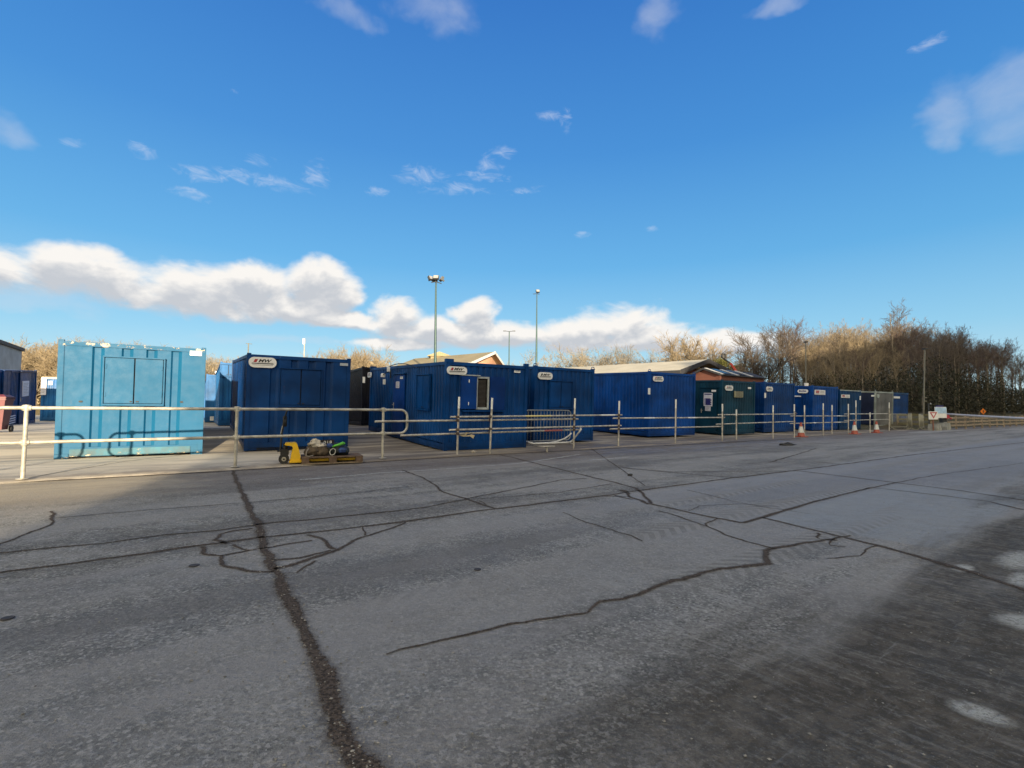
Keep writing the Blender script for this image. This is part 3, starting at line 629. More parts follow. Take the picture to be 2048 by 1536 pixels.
MB().box((-.02, 0.1, .25), (.0, 3.2, c10.H-.12)).build('side_panel', P_SL, c10.o)
label_plate(c10, 'left', 1749, 790, 1743, 793, None, .04)
c11 = container((1784.5, 855.3), 2.70, LN, 2.62, P_7, 'last blue container of the row, beside the crowd barriers and below the wood', GRP, 'fine', lug='cap')
label_plate(c11, 'end', 1787, 792.5, 1799, 797, None, .03)
MB().box((.0, -.012, c11.H-.07), (c11.W, .0, c11.H+.01)).build('roof_edge_strip', P_9, c11.o)
# behind the front row
def P0(px, Y):
    d = ray(px, 824); v = Vector((d.x*Y, Y, 0)); v.z = ground(v.x, v.y); return v
c13 = container(P0(723, 22.6), WD, LN, 2.66, P_BK, 'almost black container in the gap between the two deep blue ones', 'site containers behind the front row', 'fine', lug='cap', tilt=0)
label_plate(c13, 'end', 725.3, 753.5, 730, 766)
c14 = container(P0(437, 21.3), WD, LN, 2.72, P_LB, 'sky blue container with sunlit top, between the turquoise and deep blue ones', 'site containers behind the front row', 'fine', lug='cap', tilt=0)
shutter(c14, 'end', 442, 729, 472, 752, P_LB)
c15 = container(P0(410, 27.5), WD, LN, 2.65, P_LB, 'sky blue container farthest back in the gap beside the turquoise one', 'site containers behind the front row', 'wide', lug='cap', tilt=0)
label_plate(c15, 'end', 430, 742, 436, 747); label_plate(c15, 'end', 420, 833, 434, 841, M_WHITE, lines=3)
# cabin at the far left: its right long side faces us
Rn = P0(-16, 20.2); A0 = Rn-Vector((math.cos(TH), math.sin(TH), 0))*WD; A0.z = Rn.z*0+.0
c0 = container(A0, WD, 6.4, 2.68, P_MW2, 'deep blue container at the left edge with a notice sheet on its long side', 'site containers behind the front row', 'fine', lug='cap', zbase=.05)
door(c0, 'right', 40, 745, 58, 845, P_MW2); shutter(c0, 'right', 6, 742, 19, 790, P_MW2)
label_plate(c0, 'right', 43.5, 762, 54.5, 791.5, M_PAPER, .05, lines=8)
s0, z0 = loc(c0, 'right', 12, 832); s1, z1 = loc(c0, 'right', 29, 846)
for i in range(4): plate(c0, 'stripe', 'right', (s0+s1)/2, z1+(z0-z1)*(i+.4)/4, abs(s1-s0), abs(z0-z1)/8, M_PAPER, off=.0, th=.03)
c16 = container(P0(80, 29.5), WD, LN, 2.60, P_LB, 'sky blue container with sunlit roof edge, seen past the far left deep blue one', 'site containers behind the front row', 'fine', lug='cap', tilt=0)
label_plate(c16, 'end', 83, 755, 92, 790, M_PAPER, .03, lines=9); label_plate(c16, 'end', 97, 762, 105, 770, None, .03, lines=2)
MB().box((0, -.02, c16.H-.08), (c16.W, 0, c16.H+.03)).build('roof_edge_strip', plain('cream_sunlit_edge', (.6, .52, .36), .6), c16.o)  # cream strip, the sunlight on this roof edge painted as its colour

# ------------------------------------------------------------ wheelie bin
M_BIN = plain('red_plastic', (.15, .035, .04), .5, var=.12)
def bin_(loc_, label, rz=.5):
    o = empty('wheelie_bin', loc_, (0, 0, rz), label=label, category='bin')
    b = MB(); b.add([(-.21,-.24,.08),(.21,-.24,.08),(.21,.22,.08),(-.21,.22,.08),(-.28,-.33,.98),(.28,-.33,.98),(.28,.33,.98),(-.28,.33,.98)], [(0,3,2,1),(4,5,6,7),(0,1,5,4),(1,2,6,5),(2,3,7,6),(3,0,4,7)])
    b.box((-.30,-.35,.93), (.30,.35,.99), bev=.012); b.build('body', M_BIN, o)
    b = MB(); b.box((-.31,-.37,.99), (.31,.36,1.03), bev=.012); b.add([(-.3,-.34,1.03),(.3,-.34,1.03),(.3,.34,1.03),(-.3,.34,1.03),(-.2,-.2,1.10),(.2,-.2,1.10),(.2,.25,1.10),(-.2,.25,1.10)], [(4,5,6,7),(0,1,5,4),(1,2,6,5),(2,3,7,6),(3,0,4,7)])
    b.path([(-.25,.38,1.0),(.25,.38,1.0)], .016, 8); b.build('lid', M_BIN, o)
    for s in (-1, 1): MB().path([(s*.24,.26,.1),(s*.30,.26,.1)], .1, 16).build('wheel', M_BLACK, o)
    return o
g_ = P0(-8, 14.6); bin_((g_.x, g_.y, ground(g_.x, g_.y)), 'faded red wheelie bin at the left edge, in front of the deep blue container')

# ------------------------------------------------------------ galvanised railings
def arc(c, r, a0, a1, ux, uz, n=7):
    return [c+ux*(r*math.cos(a0+(a1-a0)*i/n))+uz*(r*math.sin(a0+(a1-a0)*i/n)) for i in range(n+1)]
def railing(p0, p1, posts, label, top=1.10, bot=.56, r=.028):
    p0 = Vector(p0); p1 = Vector(p1); d = (p1-p0).normalized(); L = (p1-p0).length; up = Vector((0, 0, 1)); z0 = .02
    o = empty('guard_railing', p0+up*z0, label=label, category='railing', group='tubular guard railings along the yard edge')
    R_ = .17; pts = []
    c = lambda s, z: d*s+up*z
    pts += arc(c(L-R_, top-R_), R_, math.pi/2, 0, d, up)+arc(c(L-R_, bot+R_), R_, 0, -math.pi/2, d, up)
    pts += arc(c(R_, bot+R_), R_, -math.pi/2, -math.pi, d, up)+arc(c(R_, top-R_), R_, math.pi, math.pi/2, d, up)
    MB().path(pts, r, 12, closed=True).build('rail_loop', M_GALV, o, smooth='all')
    for s in posts:
        b = MB(); b.path([d*s, d*s+up*(top+.035)], r*1.05, 12); 
        for zz in (bot, top): b.lathe([(.020,-.05),(.046,-.045),(.05,0),(.046,.045),(.020,.05)], 14, Matrix.Translation(d*s+up*zz)); b.path([d*(s-.055)+up*zz, d*(s+.055)+up*zz], .042, 12)
        b.lathe([(.085,0),(.085,.008),(.05,.012)], 16, Matrix.Translation(d*s)); b.build('post', M_GALV, o, smooth=True)
    return o
a, b_ = G(45, 960, .02), G(765, 918, .02); d = (b_-a).normalized(); s2 = (G(470, 935, .02)-a).length; L = (b_-a).length
st = a-d*.42; en = b_+d*.60
railing(st, en, [.42, .42+s2, .42+L], 'tubular guard railing with rounded ends in front of the turquoise and deep blue containers')
for p in (): pass
e2 = st-d*.48; s2_ = e2-d*6.9
railing(s2_, e2, [.6, 3.6, 6.5], 'tubular guard railing that ends just left of the picture edge')

# ------------------------------------------------------------ scaffold tube fence
M_TUBE = plain('scaffold_tube', (.44, .41, .36), .55, .2, var=.35, scale=6); M_TW = plain('white_band', (.70, .70, .68), .5, var=.06); M_TY = plain('yellow_band', (.62, .52, .22), .5, var=.06); M_TR = plain('red_band', (.50, .14, .12), .5, var=.06)
M_CLAMP = plain('rusty_clamp', (.14, .10, .075), .7, .3)
sf = empty('scaffold_fence', G(914, 910), label='long improvised fence of grey scaffold tubes on uneven posts, running along the yard edge', category='fence')
off = -sf.location
def Yline(px):
    # depth of the post line at this picture column: v = -.45
    d_ = ray(px, 824); tt = (11.3-.42)/(-.6*d_.x+.8); return tt
POSTS = [(918.6,794,914.2,910),(984.5,796,979.8,908.5),(1150,797,1147,898),(1238.6,802,1236.7,893),(1351.8,799,1350.5,887),(1444.8,808,1444.5,882),(1472.8,819,1472.8,880),(1546.2,811,1546,877),(1588.6,809,1588.6,875),(1609,811,1609,872),
  (1646.4,807,1646.4,871),(1664,810,1664,869),(1696.7,808,1696.7,868),(1711.8,801,1711.8,868),(1740,825,1740,866),(1778.4,805,1778.4,862)]
for tx, ty, bx, by in POSTS:
    g_ = G(bx, by); tp = P(tx, ty, g_.y+.02)
    MB().path([g_+off, tp+off], .027, 10).build('post', M_TUBE, sf, smooth=True)
    MB().path([(g_.lerp(tp, .80))+off, tp+off+Vector((0,0,.004))], .0285, 10).build('post_sleeve', M_TW, sf, smooth=True) if bx > 900 else None
RAILS = [(901,834,1243.6,830,-1,[(1051,1102,'y'),(1202,1229,'w')]),(750,843,1156,838,1,[]),(899,860,1242,851,-1,[]),(801,871,1163,859,1,[(1088,1124,'r')]),
  (1226,836.5,1449,835,-1,[(1287,1308,'w'),(1376,1392,'w')]),(1220,858,1443,853,-1,[]),(1436.6,829.5,1588.6,828,1,[]),(1432.5,848.5,1587,843,1,[]),(1581.5,832,1695.5,832,-1,[(1673,1683,'w')]),(1580.5,847,1695.5,844,-1,[(1626,1631,'w'),(1673,1680,'w')]),
  (1689,828,1778,827.5,1,[(1700,1709,'w')]),(1689,841,1778,838.5,1,[])]
for x0, y0, x1, y1, side, bands in RAILS:
    def rp(x): 
        yy = y0+(y1-y0)*(x-x0)/(x1-x0); return P(x, yy, Yline(x)-side*-.055)
    p0, p1 = rp(x0), rp(x1)
    rl = MB().path([p0+off, p0.lerp(p1, .5)+off, p1+off], .025, 10).build('rail', M_TUBE, sf, smooth=True)
    for bx0, bx1, cc in bands:
        def on(px):
            # point of the straight tube at that picture column
            dd = ray(px, 824); k = (dd.x*p0.y-p0.x)/((p1.x-p0.x)-dd.x*(p1.y-p0.y)); return p0.lerp(p1, k)
        MB().path([on(bx0)+off, on(bx1)+off], .0265, 10).build('tape_band', {'w': M_TW, 'y': M_TY, 'r': M_TR}[cc], rl, smooth=True)
    for tx, ty, bx, by in POSTS:
        if min(x0, x1)-3 <= bx <= max(x0, x1)+3:
            q = rp(bx)
            MB().box((-.045, -.05, -.035), (.045, .05, .035), Matrix.Translation(q+off) @ Matrix.Rotation(rad(36.9), 4, 'Z'), bev=.012).build('clamp', M_CLAMP, sf)
# scrap of cream board tied in the fence
b = MB(); q = [P(x, y, 12.75) for x, y in ((918,871),(930,865.5),(937,864),(931,871.5),(943,869),(949,871),(946,877),(940,872.5),(926,873))]
b.extr(q, (0.01, .03, 0)); b.build('torn_board_scrap', plain('cream_board', (.50, .42, .27), .8), label='torn cream scrap of board caught on the scaffold fence', category='litter')

# ------------------------------------------------------------ crowd barriers
M_BAR = plain('barrier_zinc', (.26, .27, .275), .45, .2); M_BARY = plain('yellowed_barrier', (.36, .34, .25), .6, .1)
def barrier(p0, p1, h, label, mat, lean=0, nb=15, group='steel crowd barriers', feet=True, zoff=.14):
    p0 = Vector(p0); p1 = Vector(p1); d = (p1-p0).normalized(); L = (p1-p0).length; nrm = d.cross(Vector((0,0,1)))
    up = (Vector((0,0,1))+nrm*lean).normalized(); o = empty('crowd_barrier', p0, label=label, category='barrier', group=group)
    r = .14; c = lambda s, z: d*s+up*z; lo = zoff
    pts = arc(c(L-r, h-r), r, math.pi/2, 0, d, up, 5)+arc(c(L-r, lo+r), r, 0, -math.pi/2, d, up, 5)+arc(c(r, lo+r), r, -math.pi/2, -math.pi, d, up, 5)+arc(c(r, h-r), r, math.pi, math.pi/2, d, up, 5)
    MB().path(pts, .019, 8, closed=True).build('frame', mat, o, smooth='all')
    for k in range(nb):
        s = L*(k+1)/(nb+1); MB().path([c(s, lo), c(s, h)], .0082, 6).build('bar', mat, o, smooth='all')
    if feet:
        for s in (.22, L-.22):
            MB().path([c(s, lo)-nrm*.0, c(s, .06)+nrm*.10, c(s, .015)+nrm*.36], .015, 6).path([c(s, lo), c(s, .06)-nrm*.10, c(s, .015)-nrm*.36], .015, 6).build('foot', mat, o, smooth='all')
    return o
A = G(1048, 889, .03)*.955; B = G(1140, 884.5, .03)*.955; A.z = B.z = .03
barrier(A, B, 1.13, 'upright steel crowd barrier in front of the blank-shutter blue container', M_BAR, .04, 14)
g1 = G(1781, 859.5); g2 = G(1815, 858.5); barrier(g1, g2, 1.05, 'pale crowd barrier leaning beside the last blue container', M_BARY, 0, 17, zoff=.18)
g1 = G(1817, 859); g2 = G(1838, 862); barrier(g1, g1+(g2-g1).normalized()*1.2, 1.1, 'yellowed crowd barrier between the last container and the tall lamp post', M_BARY, 0, 18, zoff=.18)
g1 = G(1839, 860.5); g2 = G(1866, 857); barrier(g1, g1+(g2-g1).normalized()*1.7, 1.05, 'yellowed crowd barrier standing behind the give way sign', M_BARY, 0, 18, zoff=.18)
# bent barrier lying flat
M_BENT = plain('bent_white_tube', (.55, .56, .58), .45, .1)
bt = empty('bent_barrier_frame', G(1100, 890), label='bent white barrier tube lying crumpled on the ground under the scaffold fence', category='barrier')
o_ = -bt.location
b = MB(); pts = [P(1050,883,15.6), P(1058,885,15.5), P(1068,887,15.4), P(1100,886.5,15.35), P(1138,884.5,15.3), P(1144,882,15.25), P(1149,876,15.2), P(1156,867,15.1), P(1161,860.5,15.05), P(1161.5,856,15.1)]
b.path([p+o_ for p in pts], .027, 8).build('lower_tube', M_BENT, bt, smooth='all')
b = MB(); pts = [P(1070,886.5,15.7), P(1100,885.5,15.9), P(1115,882.5,16), P(1130,877,16), P(1138,871.5,16), P(1143,866,16)]
b.path([p+o_ for p in pts], .027, 8).build('upper_tube', M_BENT, bt, smooth='all')
# stump of a cut post
g_ = G(1094, 904); MB().path([g_, g_+Vector((0,0,.15))], .032, 10).box((-.22,-.10,.15), (.2,.08,.17), Matrix.Translation(g_) @ Matrix.Rotation(.5, 4, 'Z')).build('post_stump', M_TUBE, label='short cut-off post stump with a flat top plate near the bent tube', category='post')
g_ = G(947, 906.5); MB().lump((g_.x, g_.y, .035), (.075, .06, .045), .3, 3, sub=2).build('stone', plain('pale_stone', (.34, .30, .25), .9), smooth='all', label='pale rounded stone lying at the foot of the scaffold fence', category='stone')

# ------------------------------------------------------------ cones
M_CO = plain('cone_orange', (.33, .075, .05), .55, var=.15); M_CW = plain('cone_sleeve', (.55, .58, .58), .45, var=.08)
def cone(px, py, top, label):
    g_ = G(px, py); H = (py-top)/1000*g_.y; o = empty('traffic_cone', g_, (0, 0, .4), label=label, category='cone', group='traffic cones by the scaffold fence')
    b = MB(); b.box((-.21,-.21,0), (.21,.21,.035), bev=.01); b.lathe([(.165,.035),(.155,.06),(.125,H*.30)], 20); b.build('base', M_CO, o, smooth=True)
    MB().lathe([(.125,H*.30),(.072,H*.72)], 20).build('reflective_sleeve', M_CW, o, smooth=True)
    MB().lathe([(.072,H*.72),(.036,H*.97),(.034,H)], 20).build('tip', M_CO, o, smooth=True)
cone(1602.5, 874, 845, 'faded orange and white cone beneath the cobalt container, leftmost of the three')
cone(1709.5, 868.5, 843, 'faded orange and white cone at the post in front of the petrol blue container')
cone(1753.5, 866, 842.5, 'faded orange and white cone in front of the grey container')

# ------------------------------------------------------------ pallet truck, pallet and its load
M_YEL = plain('yellow_enamel', (.66, .40, .01), .4, var=.1); M_PLT = plain('weathered_pallet_wood', (.115, .075, .052), .9, var=.3, scale=9, bump=.5); M_PLT2 = plain('raw_pallet_wood', (.20, .15, .10), .9, var=.3, scale=9)
pa = G(603, 929.5, .02); PR = rad(24)
pal = empty('wooden_pallet', pa, (0, 0, PR), label='weathered brown wooden pallet loaded with bags, on the forks of the yellow pallet truck', category='pallet')
zl = .0
for y in (0, .35, .70):
    MB().box((0, y, zl), (1.2, y+.1, zl+.022), bev=.003).build('bottom_board', M_PLT2, pal)
    for x in (0, .5275, 1.055): MB().box((x, y, zl+.023), (x+.145, y+.1, zl+.10), bev=.004).build('block', M_PLT, pal)
for x in (0, .5275, 1.055): MB().box((x, 0, zl+.101), (x+.145, .8, zl+.122), bev=.003).build('stringer', M_PLT, pal)
for k in range(6): y = k*.14+.0; MB().box((-.005, y, zl+.123), (1.205, y+.115, zl+.145), bev=.003).build('deck_board', M_PLT, pal)
pj = empty('pallet_truck', pa, (0, 0, PR), label='yellow hand pallet truck with upright black handle, parked in front of the deep blue container', category='pallet truck')
b = MB(); prof = [(-.02,.05),(-.02,.16),(-.055,.30),(-.09,.41),(-.12,.435),(-.30,.43),(-.325,.40),(-.30,.385),(-.19,.37),(-.165,.34),(-.20,.16),(-.215,.05)]
b.extr([(x, .16, z) for x, z in prof], (0, .42, 0)); b.box((-.23,.13,.03), (-.0,.61,.07), bev=.006); b.build('body', M_YEL, pj)
for y in (.17, .43):
    MB().box((-.02, y, .045), (1.12, y+.15, .095), bev=.008).build('fork', M_YEL, pj)
for y in (.28, .42):
    wl = MB().path([(-.33, y, .10), (-.33, y+.055, .10)], .10, 24).build('steer_wheel', M_BLACK, pj, smooth=True)
    MB().path([(-.33, y-.005, .10), (-.33, y+.06, .10)], .045, 16).build('hub', M_GALV, wl, smooth=True)
b = MB(); b.path([(-.33,.25,.10),(-.33,.52,.10)], .018, 8); b.box((-.40,.30,.17), (-.24,.46,.30), bev=.015); b.path([(-.31,.38,.2),(-.31,.38,.42)], .045, 14); b.box((-.46,.30,.245), (-.36,.46,.275), bev=.006); b.build('pump_unit', M_BLACK, pj, smooth=True)
b = MB(); b.path([(-.40,.38,.27),(-.385,.38,.60),(-.34,.38,.93)], .021, 10); b.build('handle', M_BLACK, pj, smooth=True)
b = MB(); X0, Z0 = -.34, .92; ring = [(X0,.38,Z0-.01),(X0+.01,.31,Z0+.05),(X0+.035,.27,Z0+.14),(X0+.05,.30,Z0+.20),(X0+.05,.46,Z0+.20),(X0+.035,.49,Z0+.14),(X0+.01,.45,Z0+.05)]
b.path(ring, .017, 8, closed=True); b.box((X0-.03,.36,Z0-.16), (X0+.05,.40,Z0+.06), bev=.008); b.build('grip_loop', M_BLACK, pj, smooth='all')
MB().path([(-.405,.34,.62),(-.375,.34,.78)], .007, 6).build('lever_rod', M_GALV, pj)
Mp = Matrix.Translation(pa) @ Matrix.Rotation(PR, 4, 'Z'); zt = .147
def load(name, lumps, mat, label, cat, extra=None):
    b = MB()
    for i, (c_, r_, a_) in enumerate(lumps): b.lump(c_, r_, a_, i*3+len(name), Mp, 3, 1.9)
    if extra: extra(b)
    return b.build(name, mat, smooth='all', label=label, category=cat)
def bagbox(b, a, c_): b.box(a, c_, Mp, bev=.03)
M_BG = plain('brown_canvas', (.075, .055, .038), .9, var=.4, scale=14, bump=.6)
load('canvas_bag', [((.22,.32,zt+.10),(.17,.17,.12),.3),((.40,.30,zt+.09),(.14,.16,.12),.3)], M_BG, 'muddy brown canvas tool bag at the left end of the pallet', 'bag', lambda b: bagbox(b, (.12,.18,zt), (.50,.44,zt+.16)))
load('crumpled_dust_sheet', [((.26,.33,zt+.24),(.13,.13,.085),.55),((.36,.32,zt+.21),(.12,.12,.06),.5),((.25,.30,zt+.31),(.06,.06,.05),.5)], plain('off_white_cloth', (.42, .38, .32), .9, var=.25, scale=12), 'crumpled off white dust sheet heaped on the brown bag', 'cloth')
load('dark_holdall', [((.68,.34,zt+.12),(.20,.18,.14),.3),((.82,.34,zt+.09),(.14,.17,.11),.3),((.56,.36,zt+.13),(.12,.15,.12),.3)], plain('black_nylon', (.012, .018, .020), .6, var=.3), 'black holdall bulging on the right half of the pallet', 'bag')
load('blue_bundle', [((.79,.16,zt+.11),(.085,.05,.06),.4),((.545,.20,zt+.21),(.06,.05,.05),.4)], plain('blue_cloth', (.02, .05, .17), .7, var=.35, scale=14), 'small blue cloth bundle on the right side of the pallet load', 'bundle')
b = MB(Mp); b.path([(.60,.17,zt+.19),(.66,.15,zt+.215),(.73,.14,zt+.235),(.80,.15,zt+.26),(.84,.17,zt+.25)], [.018,.024,.028,.034,.026], 8); b.build('lime_strap', plain('lime_plastic', (.10, .42, .035), .5), smooth='all', label='bright lime green strap lying across the black holdall', category='strap')
b = MB(Mp); b.path([(.60+.055*math.cos(a)+.01*math.sin(a), .13+.02*math.sin(a), zt+.085+.065*math.sin(a)) for a in [i*math.pi/9 for i in range(18)]], .010, 8, closed=True); b.build('cable_coil', plain('white_cable', (.36, .35, .32), .6), smooth='all', label='white loop of cable hanging at the front of the pallet load', category='cable')
b = MB(Mp); b.path([(.13,.16,zt+.16),(.09,.12,zt+.10),(.08,.08,zt+.02),(.15,.05,zt+.01),(.22,.06,zt+.03)], .012, 6)
b.build('webbing_strap', plain('dirty_webbing', (.22, .19, .16), .9), smooth='all', label='dirty webbing strap dangling from the brown bag', category='strap')
# loose grit, thickest along the yard edge and the long joint: too many pieces to count
rg = random.Random(3); b = MB()
jl = [G(px, py) for px, py in J[0][2]]
for i in range(3600):
    k_ = rg.random()
    if k_ < .45: p_ = UV(rg.uniform(-1.5, 32), -.62+rg.gauss(0, .16))
    elif k_ < .65: q_ = rg.randrange(len(jl)-1); p_ = jl[q_].lerp(jl[q_+1], rg.random())+Vector((rg.gauss(0, .09), rg.gauss(0, .05), 0))
    else: Y_ = 1.4+rg.random()**1.6*9; p_ = Vector((rg.uniform(-1.1, 1.1)*Y_, Y_, 0))
    r_ = .0022+.0055*rg.random()**3; zb_ = .02 if vco(p_.x, p_.y) > -.6 else .003; rz_ = rg.uniform(0, 3)
    a_ = [(r_*math.cos(rz_+j*1.57)*(1+.4*(j % 2)), r_*math.sin(rz_+j*1.57), r_*.3) for j in range(4)]
    b.add([(p_.x+x, p_.y+y, zb_+z) for x, y, z in a_]+[(p_.x, p_.y, zb_+r_*.9), (p_.x, p_.y, zb_-.002)], [(0,1,4),(1,2,4),(2,3,4),(3,0,4),(1,0,5),(2,1,5),(3,2,5),(0,3,5)])
b.build('loose_grit', plain('grit_stone', (.20, .19, .17), .9, var=.6, scale=40), label='loose grit scattered over the concrete, thickest along the yard edge', category='grit', kind='stuff')
# sticks and stones lying on the road
g_ = G(1573, 891); MB().lump((g_.x, g_.y, .03), (.28,.10,.05), .6, 4, sub=2).path([(g_.x-.2, g_.y, .02), (g_.x+.05, g_.y+.02, .1), (g_.x+.25, g_.y, .03)], .02, 5).build('rubble_scrap', M_BLACK, smooth='all', label='small dark scrap of rubber lying alone on the road', category='debris')
g_ = G(1260, 951.5); MB().lump((g_.x, g_.y, .015), (.05,.03,.025), .5, 5, sub=2).build('dark_pebble', M_BLACK, smooth='all', label='small dark pebble on the road near the crossing joints', category='stone')
M_IRON = plain('iron_cover', (.035, .03, .03), .8)
for i, (px, py, r_) in enumerate(((15,1238,.030),(388,1132,.035),(955,1140,.026))):
    g_ = G(px, py); MB().lathe([(r_,.0045),(r_*.9,.008)], 20, Matrix.Translation(g_)).build('stud_cover', M_IRON, label=('dark round iron stud in the slab at the left edge', 'dark round iron stud left of the crack web', 'dark round iron stud on the slab right of the long joint')[i], category='stud')

# ------------------------------------------------------------ masts and lamp posts
M_MAST = plain('mast_green_grey', (.045, .085, .085), .5, .3); M_LAMP = plain('lamp_grey', (.06, .065, .07), .5, .3); M_LENS = plain('lamp_glass', (.30, .30, .30), .2)
M_POLE = plain('pole_grey', (.16, .155, .13), .7)
def flood(o, c, r, az_, tl, s=.5):
    M = Matrix.Translation(c) @ Matrix.Rotation(az_, 4, 'Z') @ Matrix.Rotation(tl, 4, 'X')
    h = MB().box((-s/2, -.12, -s*.4), (s/2, .12, s*.4), M, bev=.03).box((-.04, .12, -.1), (.04, .3, .05), M).build('flood_lamp', M_LAMP, o)
    MB().box((-s*.42, -.135, -s*.32), (s*.42, -.121, s*.32), M).build('lens', M_LENS, h)
q = P(870.5, 727, 45); top = P(872, 566, 45)
m1 = empty('floodlight_mast', (q.x, q.y, .4), label='tall grey-green mast with a ring of floodlights, behind the container with the open window', category='mast', group='floodlight masts')
H1 = top.z-.4; dxm = top.x-q.x
MB().path([(0,0,0), (dxm*.5,0,H1*.5), (dxm,0,H1)], [.17,.12,.07], 12).build('pole', M_MAST, m1, smooth=True)
MB().box((-.13,-.2,H1*.27), (.13,-.08,H1*.27+.5), bev=.02).box((-.1,-.25,H1*.33), (.2,-.1,H1*.33+.3), bev=.02).build('control_box', M_LAMP, m1)
MB().path([(dxm-.45,0,H1+.05),(dxm,0,H1+.12),(dxm+.5,.0,H1-.05)], .04, 8).path([(dxm,-.4,H1+.05),(dxm,.4,H1+.05)], .035, 8).path([(dxm,0,H1-.1),(dxm,0,H1+.3)], .06, 8).build('head_frame', M_LAMP, m1)
for (x, y, a) in ((-.48,-.1,.9),(.05,-.35,.0),(.5,.1,-1.1),(-.2,.4,2.6)): flood(m1, Vector((dxm+x, y, H1+.40)), 0, a, -.5, .52)
q = P(1072, 740, 56); top = P(1074, 600, 56)
m2 = empty('floodlight_mast', (q.x, q.y, .4), label='thinner distant mast with one bright floodlight, right of the short double-arm lamp', category='mast', group='floodlight masts')
H2 = P(1074, 588, 56).z-.4
MB().path([(0,0,0), (.05,0,H2*.5), (.10,0,H2)], [.15,.11,.05], 10).build('pole', M_MAST, m2, smooth=True)
MB().path([(-.35,0,H2),(.1,0,H2+.03),(.4,0,H2-.02)], .035, 6).build('head_frame', M_LAMP, m2); flood(m2, Vector((.18,-.15,H2+.28)), 0, .2, -.35, .42)
MB().box((-.02,-.2,H2*.42), (.22,-.08,H2*.42+.35), bev=.02).build('control_box', M_LAMP, m2)
q = P(1017.5, 736, 60); H3 = P(1018, 663, 60).z-.4
m3 = empty('double_lamp_post', (q.x, q.y, .4), label='street lamp with two short horizontal arms, between the two floodlight masts', category='lamp post')
MB().path([(0,0,0),(.05,0,H3)], [.09,.06], 10).build('pole', M_MAST, m3, smooth=True)
for s in (-1, 1): MB().path([(.05,0,H3),(.05+s*.45,0,H3+.06)], .035, 6).box((.05+min(s*.4,s*.75),-.12,H3+.03), (.05+max(s*.4,s*.75),.12,H3+.10), bev=.02).build('lamp_head', M_LAMP, m3)
q = P(496, 715, 40); H4 = P(496, 686.5, 40).z
o = empty('antenna_pole', (q.x, q.y, .4), label='thin pole with a small cross bar, rising left of the deep blue container', category='pole')
MB().path([(0,0,0),(0,0,H4-.4)], .045, 8).build('pole', M_POLE, o); MB().path([(-.2,0,H4-.42),(.28,0,H4-.46)], .025, 6).build('cross_bar', M_POLE, o)
q = P(607.5, 720, 50); H5 = P(608, 677, 50).z
o = empty('camera_pole', (q.x, q.y, .4), label='slender pale pole with a white box at its tip, rising behind the deep blue container', category='pole')
MB().path([(0,0,0),(.03,0,H5-.5)], .06, 8).build('pole', plain('pale_pole', (.34, .32, .30), .6), o); MB().box((-.12,-.12,H5-1.0), (.08,.12,H5-.4), bev=.03).build('box_head', M_WHITE, o)
def lamppost(pxb, pyb, pxt, pyt, Y, label, extra):
    b0 = P(pxb, pyb, Y); tp = P(pxt, pyt, Y); b0.z = ground(b0.x, b0.y); o = empty('lamp_post', b0, label=label, category='lamp post', group='lamp posts before the wood')
    MB().path([(0,0,0), tp-b0], [.065,.045], 10).build('pole', M_POLE, o, smooth=True)
    M = Matrix.Translation(tp-b0); MB().box((-.16,-.16,0), (.16,.16,.10), M, bev=.04).build('lamp_head', M_LAMP, o)
    extra(o, M, tp-b0); return o
lamppost(1846.5, 862, 1850, 699, 37, 'slim grey lamp post with two small brackets beside the yellowed crowd barriers',
  lambda o, M, t_: [MB().box((-.06,-.05,z), (.22,.05,z+.07), Matrix.Translation((t_.x*z/t_.z,0,0)), bev=.01).build('bracket', M_POLE, o) for z in (1.95, 2.2)])
lamppost(1612.5, 850, 1611.5, 685, 46, 'slim lamp post with a white box, rising behind the cobalt container',
  lambda o, M, t_: MB().box((-.16,-.3,3.05), (.16,-.08,3.45), bev=.02).build('box_head', M_WHITE, o))

# ------------------------------------------------------------ buildings beyond
def brick_mat(name, col, mortar, sc=1.0):
    m, t, b = newmat(name); tc = geo(t); x, y, z = t.sep(tc)
    n = t.n.new('ShaderNodeTexBrick'); t.put(n.inputs['Vector'], t.xyz(t.math('ADD', t.math('MULTIPLY', x, .8), t.math('MULTIPLY', y, .6)), z, 0))
    n.inputs['Color1'].default_value = (*col, 1); n.inputs['Color2'].default_value = (*[v*.75 for v in col], 1); n.inputs['Mortar'].default_value = (*mortar, 1)
    n.inputs['Scale'].default_value = 4.4*sc; n.inputs['Mortar Size'].default_value = .02
    c = t.mix(t.ss(t.noise(tc, .8, 5), .3, .7, 0, .45), n.outputs[0], tuple(v*.7 for v in col)); t.put(b.inputs['Base Color'], c); b.inputs['Roughness'].default_value = .9; return m
def roof_mat(name, col, col2, rib=0):
    m, t, b = newmat(name); tc = geo(t); n1_ = t.noise(tc, .5, 6, .6); n2_ = t.noise(tc, 6, 5, .6)
    c = t.mix(t.ss(n1_, .3, .7), col, col2); c = t.mix(t.ss(n2_, .5, .8, 0, .5), c, tuple(v*.6 for v in col))
    h = n2_
    if rib:
        u, v = uvn(t, tc); w = t.math('FRACT', t.math('MULTIPLY', u, rib)); h = t.ss(w, .4, .5); c = t.mix(t.math('MULTIPLY', t.ss(w, .85, .95), .35), c, tuple(v_*.5 for v_ in col))
    t.put(b.inputs['Base Color'], c); b.inputs['Roughness'].default_value = .8; t.put(b.inputs['Normal'], t.bump(h, .4, .03)); return m
M_BRICK = brick_mat('red_brick', (.185, .060, .040), (.16, .11, .09)); M_PEACH = plain('peach_render', (.50, .28, .18), .9, scale=1)
